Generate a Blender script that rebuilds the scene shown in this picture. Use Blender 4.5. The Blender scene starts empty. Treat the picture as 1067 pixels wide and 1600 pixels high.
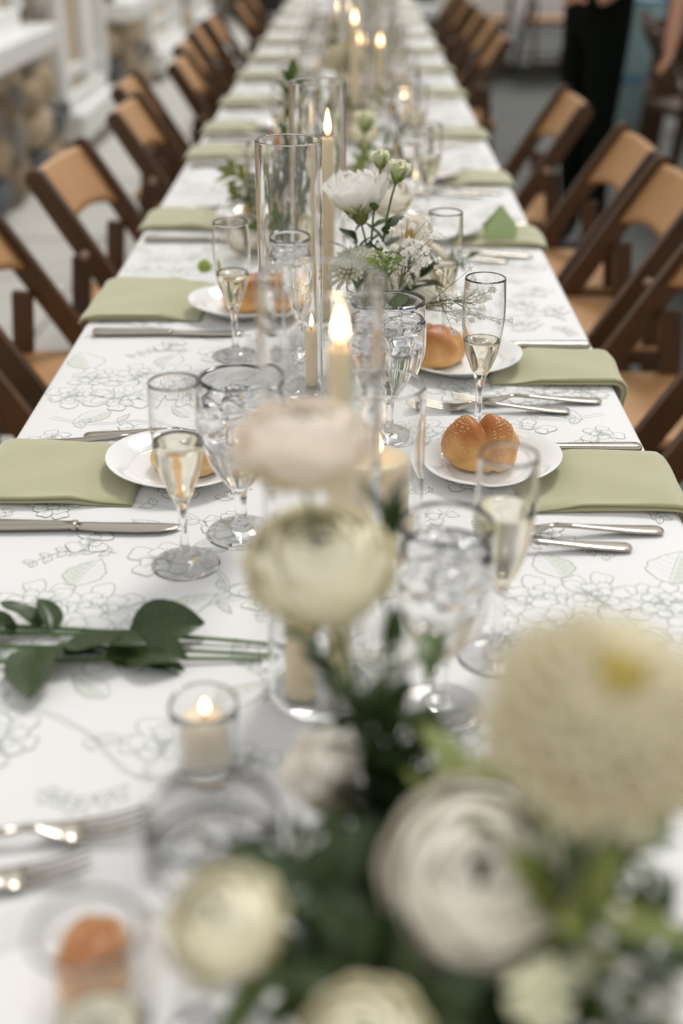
import bpy, math, random
from mathutils import Vector, Matrix
R = random.Random(7)
PI = math.pi
rad = math.radians
S = bpy.context.scene
COL = S.collection
T = 0.75            # height of the table top

# ------------------------------------------------------------------ camera, light, exposure
cd = bpy.data.cameras.new('camera')
cam = bpy.data.objects.new('camera', cd)
COL.objects.link(cam)
cam.location = (0.032, 0, T + 0.593)
cam.rotation_euler = (rad(90) - math.atan(973 / 1900), 0, rad(0.63))
cd.sensor_fit = 'VERTICAL'
cd.sensor_height = 36
cd.sensor_width = 24
cd.lens = 42.75
cd.clip_start = 0.05
cd.dof.use_dof = True
cd.dof.focus_distance = 1.40
cd.dof.aperture_fstop = 2.25
S.camera = cam

w = bpy.data.worlds.new('world')
S.world = w
w.use_nodes = True
nt = w.node_tree
bg = nt.nodes['Background']
tc = nt.nodes.new('ShaderNodeTexCoord')
sp = nt.nodes.new('ShaderNodeSeparateXYZ')
cr = nt.nodes.new('ShaderNodeValToRGB')
mr = nt.nodes.new('ShaderNodeMapRange')
nt.links.new(tc.outputs['Generated'], sp.inputs[0])
mr.inputs['From Min'].default_value = -1
mr.inputs['From Max'].default_value = 1
nt.links.new(sp.outputs['Z'], mr.inputs['Value'])
nt.links.new(mr.outputs[0], cr.inputs[0])
e = cr.color_ramp.elements
e[0].position = 0.44; e[0].color = (0.50, 0.46, 0.41, 1)
e[1].position = 1.0; e[1].color = (0.80, 0.82, 0.85, 1)
k = cr.color_ramp.elements.new(0.52); k.color = (1.30, 1.26, 1.18, 1)
k = cr.color_ramp.elements.new(0.72); k.color = (1.05, 1.04, 1.02, 1)
nt.links.new(cr.outputs[0], bg.inputs['Color'])
bg.inputs['Strength'].default_value = 0.78

sun = bpy.data.lights.new('sun', 'SUN')
sun.energy = 1.75
sun.angle = rad(18)
sun.color = (1.0, 0.97, 0.92)
so = bpy.data.objects.new('sun', sun)
COL.objects.link(so)
so.rotation_euler = Vector((-0.24, -0.58, -0.78)).to_track_quat('-Z', 'Y').to_euler()

S.view_settings.view_transform = 'Standard'
S.view_settings.look = 'None'
S.view_settings.gamma = 1
S.view_settings.use_curve_mapping = False
S.view_settings.exposure = 0.10
cy = S.cycles
cy.use_denoising = True
cy.max_bounces = 24
cy.transmission_bounces = 24
cy.transparent_max_bounces = 16
cy.glossy_bounces = 20
cy.diffuse_bounces = 4
cy.caustics_refractive = True
cy.caustics_reflective = False
cy.blur_glossy = 0.6
cy.sample_clamp_indirect = 30

# ------------------------------------------------------------------ materials
def lin(h):
    if isinstance(h, tuple): return h
    h = h.lstrip('#')
    v = [int(h[i:i + 2], 16) / 255 for i in (0, 2, 4)]
    return tuple(x / 12.92 if x < 0.04045 else ((x + 0.055) / 1.055) ** 2.4 for x in v)

def setin(n, **kw):
    for k, v in kw.items():
        k = k.replace('_', ' ')
        if k in n.inputs: n.inputs[k].default_value = v

def pm(name, col, rough=0.5, metal=0.0, trans=0.0, ior=1.45, spec=0.5, vary=None, scale=20.0, bump=0.0, bscale=60.0, stretch=(1, 1, 1), sss=0.0, sssr=(0.01, 0.006, 0.003), sheen=0.0, transl=0.0):
    m = bpy.data.materials.new(name)
    m.use_nodes = True
    t = m.node_tree
    b = t.nodes['Principled BSDF']
    c = lin(col)
    setin(b, Base_Color=(*c, 1), Roughness=rough, Metallic=metal, Transmission_Weight=trans, IOR=ior, Specular_IOR_Level=spec, Sheen_Weight=sheen)
    if sss:
        setin(b, Subsurface_Weight=sss, Subsurface_Scale=1.0)
        b.inputs['Subsurface Radius'].default_value = sssr
    tcn = t.nodes.new('ShaderNodeTexCoord')
    mp = t.nodes.new('ShaderNodeMapping')
    mp.inputs['Scale'].default_value = stretch
    t.links.new(tcn.outputs['Object'], mp.inputs[0])
    if vary:
        n = t.nodes.new('ShaderNodeTexNoise')
        n.inputs['Scale'].default_value = scale
        n.inputs['Detail'].default_value = 5
        t.links.new(mp.outputs[0], n.inputs['Vector'])
        r = t.nodes.new('ShaderNodeValToRGB')
        r.color_ramp.elements[0].position = 0.32
        r.color_ramp.elements[1].position = 0.68
        r.color_ramp.elements[0].color = (*c, 1)
        r.color_ramp.elements[1].color = (*lin(vary), 1)
        t.links.new(n.outputs[0], r.inputs[0])
        t.links.new(r.outputs[0], b.inputs['Base Color'])
        csock = r.outputs[0]
    else:
        csock = None
    if bump:
        n2 = t.nodes.new('ShaderNodeTexNoise')
        n2.inputs['Scale'].default_value = bscale
        n2.inputs['Detail'].default_value = 4
        t.links.new(mp.outputs[0], n2.inputs['Vector'])
        bp = t.nodes.new('ShaderNodeBump')
        bp.inputs['Strength'].default_value = bump
        bp.inputs['Distance'].default_value = 0.004
        t.links.new(n2.outputs[0], bp.inputs['Height'])
        t.links.new(bp.outputs[0], b.inputs['Normal'])
    if transl:
        tr = t.nodes.new('ShaderNodeBsdfTranslucent')
        tr.inputs[0].default_value = (*c, 1)
        if csock: t.links.new(csock, tr.inputs[0])
        mx = t.nodes.new('ShaderNodeMixShader')
        mx.inputs[0].default_value = transl
        out = t.nodes['Material Output']
        t.links.new(b.outputs[0], mx.inputs[1])
        t.links.new(tr.outputs[0], mx.inputs[2])
        t.links.new(mx.outputs[0], out.inputs[0])
    return m

def petal_mat(name, tip, base, transl=0.2, p0=0.0, p1=0.5, axis=1):
    """Petal colour runs along the petal's own length (local Y, 0..1)."""
    m = pm(name, tip, rough=0.75, spec=0.2, transl=transl)
    t = m.node_tree
    tcn = [n for n in t.nodes if n.type == 'TEX_COORD'][0]
    s = t.nodes.new('ShaderNodeSeparateXYZ')
    r = t.nodes.new('ShaderNodeValToRGB')
    r.color_ramp.elements[0].position = p0
    r.color_ramp.elements[1].position = p1
    r.color_ramp.elements[0].color = (*lin(base), 1)
    r.color_ramp.elements[1].color = (*lin(tip), 1)
    t.links.new(tcn.outputs['Object'], s.inputs[0])
    t.links.new(s.outputs[axis], r.inputs[0])
    t.links.new(r.outputs[0], t.nodes['Principled BSDF'].inputs['Base Color'])
    tr = [n for n in t.nodes if n.type == 'BSDF_TRANSLUCENT'][0]
    t.links.new(r.outputs[0], tr.inputs[0])
    return m

def flame_mat():
    m = bpy.data.materials.new('flame')
    m.use_nodes = True
    t = m.node_tree
    t.nodes.remove(t.nodes['Principled BSDF'])
    em = t.nodes.new('ShaderNodeEmission')
    tcn = t.nodes.new('ShaderNodeTexCoord')
    s = t.nodes.new('ShaderNodeSeparateXYZ')
    r = t.nodes.new('ShaderNodeValToRGB')
    el = r.color_ramp.elements
    el[0].position = 0.0; el[0].color = (0.55, 0.16, 0.03, 1)
    el[1].position = 1.0; el[1].color = (1.0, 0.55, 0.18, 1)
    x = el.new(0.22); x.color = (1.0, 0.62, 0.25, 1)
    x = el.new(0.5); x.color = (1.0, 0.80, 0.48, 1)
    t.links.new(tcn.outputs['Object'], s.inputs[0])
    t.links.new(s.outputs[2], r.inputs[0])
    t.links.new(r.outputs[0], em.inputs[0])
    em.inputs[1].default_value = 7.0
    t.links.new(em.outputs[0], t.nodes['Material Output'].inputs[0])
    return m

def wood_mat(name, a, b, rough=0.38):
    m = pm(name, a, rough=rough, vary=b, scale=9, stretch=(1, 1, 1), bump=0.06, bscale=40)
    return m

def bread_mat(name, top, side):
    """Crust: browner on the upward bulge of the loaf itself (object Z), with blotches."""
    m = pm(name, top, rough=0.42, spec=0.4, bump=0.25, bscale=140, sss=0.1)
    t = m.node_tree
    b = t.nodes['Principled BSDF']
    tcn = [n for n in t.nodes if n.type == 'TEX_COORD'][0]
    s = t.nodes.new('ShaderNodeSeparateXYZ')
    t.links.new(tcn.outputs['Object'], s.inputs[0])
    n = t.nodes.new('ShaderNodeTexNoise'); n.inputs['Scale'].default_value = 38; n.inputs['Detail'].default_value = 3
    t.links.new(tcn.outputs['Object'], n.inputs['Vector'])
    ma = t.nodes.new('ShaderNodeMath'); ma.operation = 'MULTIPLY_ADD'
    ma.inputs[1].default_value = 16; ma.inputs[2].default_value = -0.42
    t.links.new(s.outputs[2], ma.inputs[0])
    ad = t.nodes.new('ShaderNodeMath'); ad.operation = 'ADD'
    t.links.new(ma.outputs[0], ad.inputs[0]); t.links.new(n.outputs[0], ad.inputs[1])
    r = t.nodes.new('ShaderNodeValToRGB')
    r.color_ramp.elements[0].position = 0.25; r.color_ramp.elements[0].color = (*lin(side), 1)
    r.color_ramp.elements[1].position = 0.85; r.color_ramp.elements[1].color = (*lin(top), 1)
    t.links.new(ad.outputs[0], r.inputs[0])
    t.links.new(r.outputs[0], b.inputs['Base Color'])
    return m

M = {}
M['cloth'] = pm('tablecloth_linen', (0.76, 0.75, 0.74), rough=0.62, spec=0.35, sheen=0.1, bump=0.05, bscale=900)
M['print'] = pm('print_line', (0.25, 0.285, 0.235), rough=0.7, spec=0.3)
M['tint'] = pm('print_tint', (0.645, 0.66, 0.60), rough=0.65, spec=0.3)
M['napkin'] = pm('sage_napkin', (0.40, 0.385, 0.225), rough=0.8, spec=0.2, vary=(0.43, 0.415, 0.25), scale=500, bump=0.10, bscale=700, sheen=0.5)
M['china'] = pm('white_china', (0.80, 0.795, 0.78), rough=0.08, spec=0.5)
M['glass'] = pm('clear_glass', (1, 1, 1), rough=0.0, trans=1, ior=1.45)
M['frost'] = pm('votive_glass', (0.97, 0.98, 0.98), rough=0.06, trans=1, ior=1.45)
M['wine'] = pm('sparkling_wine', (0.97, 0.93, 0.80), rough=0.0, trans=1, ior=1.33)
M['water'] = pm('water', (0.99, 0.985, 0.98), rough=0.0, trans=1, ior=1.33)
M['ice'] = pm('ice', (0.97, 0.98, 1.0), rough=0.12, trans=1, ior=1.31, bump=0.3, bscale=90)
M['steel'] = pm('polished_steel_reflection_tint', (0.44, 0.40, 0.345), rough=0.2, metal=1)  # brown of the dark surroundings it would mirror is put into the colour
M['wax'] = pm('ivory_wax', (0.90, 0.77, 0.55), rough=0.45, sss=0.6, sssr=(0.02, 0.012, 0.005))
M['waxwhite'] = pm('white_wax', (0.86, 0.78, 0.66), rough=0.45, sss=0.6, sssr=(0.02, 0.012, 0.006))
M['wick'] = pm('wick', (0.03, 0.022, 0.018), rough=0.9)
M['flame'] = flame_mat()
M['crust'] = bread_mat('golden_crust', (0.40, 0.135, 0.03), (0.72, 0.42, 0.16))
M['crustpale'] = bread_mat('pale_crust', (0.60, 0.30, 0.09), (0.76, 0.52, 0.25))
M['sesame'] = pm('sesame_seed', (0.74, 0.52, 0.26), rough=0.5)
M['poppy'] = pm('black_seed', (0.03, 0.025, 0.02), rough=0.6)
M['chair'] = wood_mat('fruitwood_shaded', (0.052, 0.0225, 0.0075), (0.085, 0.037, 0.012))  # rails and legs darkened: their backlit shade is put into the wood colour
M['chairpanel'] = wood_mat('fruitwood_panel_lit', (0.42, 0.225, 0.094), (0.48, 0.26, 0.11), rough=0.42)  # same wood lightened: light on backrest and seat is put into the colour
M['chairshade'] = wood_mat('fruitwood_far_shade', (0.06, 0.03, 0.012), (0.085, 0.042, 0.017))  # same wood again, with the shade at the second table painted in
M['bolt'] = pm('chair_bolt', (0.45, 0.30, 0.24), rough=0.35, metal=0.6)
M['leaf'] = pm('green_leaf', (0.065, 0.10, 0.022), rough=0.42, spec=0.5, vary=(0.11, 0.16, 0.04), scale=30, transl=0.25)
M['leafdark'] = pm('deep_green_leaf', (0.030, 0.052, 0.018), rough=0.35, spec=0.5, vary=(0.055, 0.085, 0.028), scale=25, transl=0.15)
M['leafpale'] = pm('pale_green_leaf', (0.25, 0.28, 0.075), rough=0.5, vary=(0.18, 0.22, 0.06), scale=25, transl=0.3)
M['stem'] = pm('green_stem', (0.075, 0.14, 0.035), rough=0.5)
M['stempale'] = pm('pale_stem', (0.22, 0.31, 0.09), rough=0.5)
M['filler'] = pm('umbel_green', (0.35, 0.43, 0.12), rough=0.6, transl=0.2)
M['gyp'] = pm('babys_breath_white', (0.98, 0.96, 0.92), rough=0.8, transl=0.25)
M['gyptwig'] = pm('babys_breath_twig', (0.16, 0.17, 0.08), rough=0.6)
M['lis'] = petal_mat('lisianthus_petal', (0.98, 0.96, 0.92), (0.55, 0.57, 0.22), transl=0.32, p0=0.0, p1=0.45)
M['rose'] = petal_mat('cream_petal', (0.95, 0.90, 0.82), (0.90, 0.78, 0.52), p0=0.0, p1=0.6)
M['dahl'] = petal_mat('dahlia_petal', (0.98, 0.92, 0.72), (0.96, 0.84, 0.50), transl=0.3, p0=0.05, p1=0.7)
M['wrapwhite'] = petal_mat('wrapped_white_petal', (0.97, 0.92, 0.83), (0.88, 0.82, 0.55), transl=0.12, p0=0.0, p1=0.35, axis=2)
M['wrapbutter'] = petal_mat('wrapped_butter_petal', (0.97, 0.92, 0.74), (0.90, 0.82, 0.50), transl=0.12, p0=0.0, p1=0.4, axis=2)
M['wrapcandlelit'] = petal_mat('wrapped_candlelit_petal', (0.97, 0.89, 0.79), (0.90, 0.80, 0.52), transl=0.2, p0=0.0, p1=0.35, axis=2)  # warm glow of the candle behind is put into this petal colour
M['dahlcentre'] = petal_mat('dahlia_centre_petal', (0.80, 0.66, 0.22), (0.60, 0.50, 0.12), p0=0.05, p1=0.7)
M['butter'] = petal_mat('butter_petal', (0.95, 0.90, 0.70), (0.86, 0.76, 0.38), p0=0.0, p1=0.7)
M['budp'] = petal_mat('green_white_petal', (0.88, 0.87, 0.66), (0.33, 0.42, 0.11), p0=0.1, p1=0.85)
M['mum'] = petal_mat('chrysanthemum_petal', (0.97, 0.96, 0.84), (0.68, 0.70, 0.28), p0=0.0, p1=0.6)
M['yolk'] = pm('flower_centre', (0.62, 0.38, 0.08), rough=0.8, bump=0.5, bscale=300)
M['card'] = pm('green_card', (0.34, 0.43, 0.20), rough=0.8)
M['mortar'] = pm('mortar', (0.50, 0.41, 0.29), rough=0.9, vary=(0.60, 0.51, 0.38), scale=8, bump=0.4, bscale=30)
STONES = [pm('stone_tan', (0.48, 0.365, 0.235), rough=0.85, vary=(0.36, 0.265, 0.165), scale=9, bump=0.5, bscale=25),
          pm('stone_brown', (0.30, 0.22, 0.145), rough=0.85, vary=(0.20, 0.145, 0.10), scale=9, bump=0.5, bscale=25),
          pm('stone_blue_grey', (0.09, 0.11, 0.13), rough=0.8, vary=(0.17, 0.175, 0.17), scale=9, bump=0.5, bscale=25),
          pm('stone_sand', (0.58, 0.465, 0.32), rough=0.85, vary=(0.45, 0.35, 0.235), scale=9, bump=0.5, bscale=25),
          pm('stone_grey', (0.34, 0.30, 0.26), rough=0.85, vary=(0.20, 0.18, 0.16), scale=9, bump=0.5, bscale=25)]
M['paint'] = pm('white_paint', (0.86, 0.86, 0.84), rough=0.4)
M['pane'] = pm('window_pane', (0.40, 0.43, 0.385), rough=0.12, spec=0.5)
M['paver'] = pm('pale_paving', (0.62, 0.61, 0.57), rough=0.8, vary=(0.54, 0.53, 0.50), scale=4, bump=0.15, bscale=30)
M['paver2'] = pm('pale_paving_worn', (0.56, 0.55, 0.51), rough=0.8, vary=(0.63, 0.62, 0.58), scale=4, bump=0.15, bscale=30)
M['deck'] = pm('grey_deck_board_shaded', (0.046, 0.050, 0.042), rough=0.6, vary=(0.066, 0.069, 0.058), scale=5, stretch=(0.4, 4, 1), bump=0.15, bscale=20)  # shade over the deck side is put into both dark board colours
M['deck2'] = pm('worn_deck_board_shaded', (0.058, 0.06, 0.05), rough=0.6, vary=(0.044, 0.046, 0.039), scale=5, stretch=(0.4, 4, 1), bump=0.15, bscale=20)
M['ground'] = pm('bedding_sand', (0.12, 0.115, 0.10), rough=0.9)
M['darkwall'] = pm('dark_boarding', (0.055, 0.058, 0.052), rough=0.7, vary=(0.035, 0.036, 0.033), scale=3)
M['black'] = pm('black_fabric', (0.005, 0.007, 0.005), rough=0.9, spec=0.08)
M['skin'] = pm('skin', (0.52, 0.27, 0.18), rough=0.5, sss=0.15)
M['hair'] = pm('dark_hair', (0.03, 0.018, 0.012), rough=0.5)
M['shoe'] = pm('black_shoe', (0.012, 0.012, 0.012), rough=0.4)
M['blue'] = pm('pale_blue_plastic', (0.33, 0.47, 0.50), rough=0.5)
M['bluedark'] = pm('blue_lid', (0.05, 0.16, 0.23), rough=0.4)
M['whitebox'] = pm('white_bench_paint', (0.70, 0.72, 0.70), rough=0.5)
M['wood_table'] = wood_mat('table_wood', (0.20, 0.12, 0.06), (0.26, 0.16, 0.08))

# ------------------------------------------------------------------ object helpers
def me(name, v, f, mat=None, smooth=True):
    m = bpy.data.meshes.new(name)
    m.from_pydata([tuple(p) for p in v], [], f)
    if smooth: m.polygons.foreach_set('use_smooth', [True] * len(m.polygons))
    if mat:
        for x in (mat if isinstance(mat, (list, tuple)) else [mat]): m.materials.append(x)
    m.update()
    return m

def ob(name, mesh, parent=None, mx=None, kind=None, label=None):
    o = bpy.data.objects.new(name, mesh)
    COL.objects.link(o)
    if parent is not None: o.parent = parent
    if mx is not None: o.matrix_local = mx
    if kind: o['kind'] = kind
    if label: o['label'] = label
    return o

GROUPS = {'plate': 'white side plates along the table', 'napkin': 'folded sage napkins along the table', 'fork': 'silver forks along the table', 'knife': 'silver table knives along the table',
          'bread': 'bread rolls on the side plates', 'candle': 'burning candles down the middle of the table', 'flower': 'cut flowers down the middle of the table', 'foliage': 'leafy stems down the middle of the table', 'vase': 'clear vases down the middle of the table', 'person': 'people standing on the deck', 'tub': 'blue tubs'}
def tag(o, label, cat, group=None):
    o['label'] = label
    o['category'] = cat
    if o.name.startswith('champagne_flute'): group = 'champagne flutes along the table'
    if o.name.startswith('water_goblet'): group = 'water goblets along the table'
    if o.name.startswith('cylinder_vase'): group = 'clear glass cylinders around the candles'
    group = group or GROUPS.get(cat)
    if group: o['group'] = group
    return o

def thing(name, label, cat, loc=(0, 0, 0), rz=0.0, group=None):
    o = bpy.data.objects.new(name, None)
    COL.objects.link(o)
    o.empty_display_size = 0.05
    o.location = loc
    o.rotation_euler = (0, 0, rz)
    return tag(o, label, cat, group)

def dup(root, loc=None, rz=None, label=None, group=None, scale=None):
    r = root.copy()
    COL.objects.link(r)
    if loc is not None: r.location = loc
    if rz is not None: r.rotation_euler = (0, 0, rz)
    if label: r['label'] = label
    if group: r['group'] = group
    if scale: r.scale = scale
    for ch in list(root.children):
        c = ch.copy(); COL.objects.link(c); c.parent = r
        for g in list(ch.children):
            d = g.copy(); COL.objects.link(d); d.parent = c
    return r

def TM(x=0, y=0, z=0): return Matrix.Translation((x, y, z))
def RX(a): return Matrix.Rotation(a, 4, 'X')
def RY(a): return Matrix.Rotation(a, 4, 'Y')
def RZ(a): return Matrix.Rotation(a, 4, 'Z')
def SC(x, y=None, z=None):
    y = x if y is None else y; z = x if z is None else z
    return Matrix.Diagonal((x, y, z, 1))

class MB:
    def __init__(s): s.v = []; s.f = []
    def add(s, v, f):
        o = len(s.v); s.v += [Vector(p) for p in v]; s.f += [tuple(i + o for i in q) for q in f]; return s
    def box(s, x0, x1, y0, y1, z0, z1, b=0.0):
        if b <= 0:
            v = [(x, y, z) for z in (z0, z1) for y in (y0, y1) for x in (x0, x1)]
            return s.add(v, [(0, 2, 3, 1), (4, 5, 7, 6), (0, 1, 5, 4), (2, 6, 7, 3), (0, 4, 6, 2), (1, 3, 7, 5)])
        def ring(z, i): return [(x0 + i, y0, z), (x1 - i, y0, z), (x1, y0 + i, z), (x1, y1 - i, z), (x1 - i, y1, z), (x0 + i, y1, z), (x0, y1 - i, z), (x0, y0 + i, z)]
        def rin(z): return [(x0 + b, y0 + b, z), (x1 - b, y0 + b, z), (x1 - b, y0 + b, z), (x1 - b, y1 - b, z), (x1 - b, y1 - b, z), (x0 + b, y1 - b, z), (x0 + b, y1 - b, z), (x0 + b, y0 + b, z)]
        rr = [rin(z0), ring(z0 + b, b), ring(z1 - b, b), rin(z1)]
        v = [p for r_ in rr for p in r_]
        f = []
        for k in range(3):
            for i in range(8): f.append((k * 8 + i, k * 8 + (i + 1) % 8, k * 8 + 8 + (i + 1) % 8, k * 8 + 8 + i))
        f.append(tuple(reversed(range(8)))); f.append(tuple(range(24, 32)))
        return s.add(v, f)
    def tube(s, pts, rs, seg=8, cap=True):
        pts = [Vector(p) for p in pts]
        if not isinstance(rs, (list, tuple)): rs = [rs] * len(pts)
        v, f = [], []
        up = None
        for i, p in enumerate(pts):
            t = (pts[min(i + 1, len(pts) - 1)] - pts[max(i - 1, 0)]).normalized()
            if up is None: up = t.orthogonal().normalized()
            a = (up - t * up.dot(t)).normalized(); b = t.cross(a); up = a
            for j in range(seg):
                q = 2 * PI * j / seg
                v.append(p + (a * math.cos(q) + b * math.sin(q)) * rs[i])
        for i in range(len(pts) - 1):
            for j in range(seg): f.append((i * seg + j, i * seg + (j + 1) % seg, (i + 1) * seg + (j + 1) % seg, (i + 1) * seg + j))
        if cap:
            f.append(tuple(reversed(range(seg)))); f.append(tuple((len(pts) - 1) * seg + j for j in range(seg)))
        return s.add(v, f)
    def lathe(s, prof, seg=32, closed=True, mx=None):
        """prof: (r, z) list from the bottom axis outward and back to the axis when closed."""
        v, f = [], []
        idx = []
        for r, z in prof:
            if r < 1e-6:
                idx.append([len(v)]); v.append(Vector((0, 0, z)))
            else:
                idx.append(list(range(len(v), len(v) + seg)))
                for j in range(seg): v.append(Vector((r * math.cos(2 * PI * j / seg), r * math.sin(2 * PI * j / seg), z)))
        for a, b in zip(idx[:-1], idx[1:]):
            for j in range(seg):
                k2 = (j + 1) % seg
                if len(a) == 1 and len(b) == 1: continue
                if len(a) == 1: f.append((a[0], b[k2], b[j]))
                elif len(b) == 1: f.append((a[j], a[k2], b[0]))
                else: f.append((a[j], a[k2], b[k2], b[j]))
        if mx is not None: v = [mx @ p for p in v]
        return s.add(v, f)
    def sweep(s, pts, ws, ts, seg=8, sq=2.0):
        """flat bar along pts (x, y, z): half width ws across Y, half thickness ts along Z, super-ellipse section."""
        v, f = [], []
        for (x, y, z), a, t in zip(pts, ws, ts):
            for j in range(seg):
                q = 2 * PI * j / seg
                c, d = math.cos(q), math.sin(q)
                v.append((x, y + a * math.copysign(abs(c) ** (2 / sq), c), z + t * math.copysign(abs(d) ** (2 / sq), d)))
        n = len(pts)
        for i in range(n - 1):
            for j in range(seg): f.append((i * seg + j, i * seg + (j + 1) % seg, (i + 1) * seg + (j + 1) % seg, (i + 1) * seg + j))
        f.append(tuple(reversed(range(seg)))); f.append(tuple((n - 1) * seg + j for j in range(seg)))
        return s.add(v, f)
    def mesh(s, name, mat, smooth=True, sharp=None):
        m = me(name, s.v, s.f, mat, smooth)
        if sharp: m.set_sharp_from_angle(angle=rad(sharp))
        return m

def smooth_prof(pts, n=4):
    """Catmull-Rom through profile points; a point given twice makes a corner."""
    out = []
    segs = [[pts[0]]]
    for p in pts[1:]:
        if p == segs[-1][-1]: segs.append([p])
        else: segs[-1].append(p)
    for sg in segs:
        if len(sg) < 3:
            out += [q for q in sg if not out or q != out[-1]]; continue
        for i in range(len(sg) - 1):
            p0 = sg[max(i - 1, 0)]; p1 = sg[i]; p2 = sg[i + 1]; p3 = sg[min(i + 2, len(sg) - 1)]
            for k in range(n):
                t = k / n
                q = tuple(0.5 * (2 * b + (c - a) * t + (2 * a - 5 * b + 4 * c - d) * t * t + (3 * b - a - 3 * c + d) * t ** 3) for a, b, c, d in zip(p0, p1, p2, p3))
                q = (max(q[0], 0.0), q[1])
                if not out or q != out[-1]: out.append(q)
        out.append(sg[-1])
    return out

def struct(name, mesh, parent=None, mx=None):
    o = ob(name, mesh, parent, mx)
    if parent is None: o['kind'] = 'structure'
    return o

# ------------------------------------------------------------------ the setting
floor = struct('floor', MB().box(-2.0, 7.5, 0.2, 18, -0.08, -0.03).mesh('floor', M['ground'], False))
pav = [MB().box(-0.295, 0.295, -0.295, 0.295, -0.03, 0, 0.006).mesh('paver', m, False) for m in (M['paver'], M['paver2'])]
for i in range(4):
    for j in range(24):
        ob('paver', pav[(i * 3 + j * 7 + (i * j) % 3) % 2], floor, TM(-1.20 + 0.6 * i - 0.15, 1.3 + 0.6 * j + (0.3 if i % 2 else 0), R.uniform(-0.002, 0.001)))
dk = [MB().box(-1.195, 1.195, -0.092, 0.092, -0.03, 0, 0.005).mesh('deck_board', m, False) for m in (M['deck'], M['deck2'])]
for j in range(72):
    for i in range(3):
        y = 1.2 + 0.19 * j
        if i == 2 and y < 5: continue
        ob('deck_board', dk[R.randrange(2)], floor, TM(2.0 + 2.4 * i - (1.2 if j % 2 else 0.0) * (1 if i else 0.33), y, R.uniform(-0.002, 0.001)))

WX = -1.58
wall = struct('wall_left', MB().box(WX - 0.35, WX, 2.6, 17.5, -0.05, 2.7).mesh('wall_left', M['mortar'], False))

def stone_mesh(seed, mat):
    r = random.Random(seed)
    n = 11
    rim = []
    for k in range(n):
        a = 2 * PI * k / n
        c, d = math.cos(a), math.sin(a)
        q = 0.5 / max(abs(c), abs(d)) ** 0.72 * r.uniform(0.86, 1.0)
        rim.append((c * q, d * q))
    v = [(0.0, y, z) for y, z in rim] + [(0.55 + r.uniform(-.1, .1), y * 0.92, z * 0.92) for y, z in rim] + [(1.0 + r.uniform(-.12, .12), y * 0.66, z * 0.66) for y, z in rim] + [(1.05, 0, 0)]
    f = []
    for L in range(2):
        for k in range(n): f.append((L * n + k, L * n + (k + 1) % n, L * n + n + (k + 1) % n, L * n + n + k))
    for k in range(n): f.append((2 * n + k, 2 * n + (k + 1) % n, 3 * n))
    return me('stone', v, f, mat)
stm = [stone_mesh(i, STONES[i % 5]) for i in range(15)]
OPEN = [(4.55, 6.15, 0.60, 2.2), (6.72, 8.14, -0.1, 2.4), (8.30, 9.72, 0.56, 2.2), (9.82, 11.75, -0.1, 2.4), (12.4, 14.0, -0.1, 2.4)]
z = 0.0
while z < 1.25:
    h = R.uniform(0.15, 0.23)
    y = 3.4 + R.uniform(0, 0.2)
    while y < 15:
        wdt = R.uniform(0.2, 0.42)
        if y > 8: wdt *= 1.15
        yc, zc = y + wdt / 2, z + h / 2 + R.uniform(-.015, .015)
        if not any(a < yc + wdt * .35 and yc - wdt * .35 < b and c < zc + h * .35 and zc - h * .35 < d for a, b, c, d in OPEN):
            ob('stone', stm[R.randrange(15)], wall, TM(WX - 0.01, yc, zc) @ RX(R.uniform(-.12, .12)) @ SC(R.uniform(0.05, 0.085), wdt * 1.0, h * 1.02))
        y += wdt
    z += h

def window(name, y0, y1, zs, z1, door=False):
    """White painted window or french door let into the stone wall, with a projecting sill or step."""
    b = MB()
    fw = 0.10
    X0, X1 = WX - 0.06, WX + 0.06
    zb = zs + 0.0
    b.box(X0, X1, y0, y0 + fw, zb, z1, 0.008).box(X0, X1, y1 - fw, y1, zb, z1, 0.008).box(X0, X1, y0, y1, z1 - fw, z1, 0.008).box(X0, X1, y0, y1, zb, zb + 0.08, 0.008)
    o = struct(name, b.mesh(name, M['paint'], False))
    inner = (y0 + fw, y1 - fw)
    ym = (inner[0] + inner[1]) / 2
    ym = inner[0] + .70 * (inner[1] - inner[0])
    ob('mullion', MB().box(X0 + 0.02, X1 - 0.02, ym - 0.14, ym + 0.14, zb + 0.08, z1 - fw, 0.006).mesh('mullion', M['paint'], False), o)
    ob('stile', MB().box(X0 + 0.02, X1 - 0.02, inner[0], inner[0] + .16, zb + 0.08, z1 - fw, 0.006).mesh('stile', M['paint'], False), o)
    for zz in ((zb + 0.18, zb + 0.75, zb + 1.2) if door else (zb + 0.45, zb + 0.85)):
        ob('glazing_bar', MB().box(X0 + 0.03, X1 - 0.03, inner[0], inner[1], zz - 0.028, zz + 0.028, 0.004).mesh('glazing_bar', M['paint'], False), o)
    for a, c in ((inner[0] + .15, ym - 0.13), (ym + 0.13, inner[1])):
        ob('pane', MB().box(X0 + 0.045, X0 + 0.055, a, c, zb + 0.06, z1 - fw).mesh('pane', M['pane'], False), o)
    if door:
        ob('door_step', MB().box(WX - 0.05, WX + 0.13, y0 + 0.10, y1 - .1, zb - 0.16, zb, 0.012).mesh('door_step', M['paint'], False), o)
        ob('step_base', MB().box(WX - 0.05, WX + 0.10, y0 + .1, y1 - .1, -0.02, zb - 0.15, 0.005).mesh('step_base', STONES[4], False), o)
    else:
        ob('sill', MB().box(WX - 0.05, WX + 0.19, y0 - 0.08, y1 + 0.06, zb - 0.11, zb, 0.012).mesh('sill', M['paint'], False), o)
    return o
window('window_1', 4.6, 6.12, 0.78, 2.1)
window('door_1', 6.78, 8.08, 0.25, 2.3, True)
window('window_2', 8.38, 9.62, 0.70, 2.1)
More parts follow.
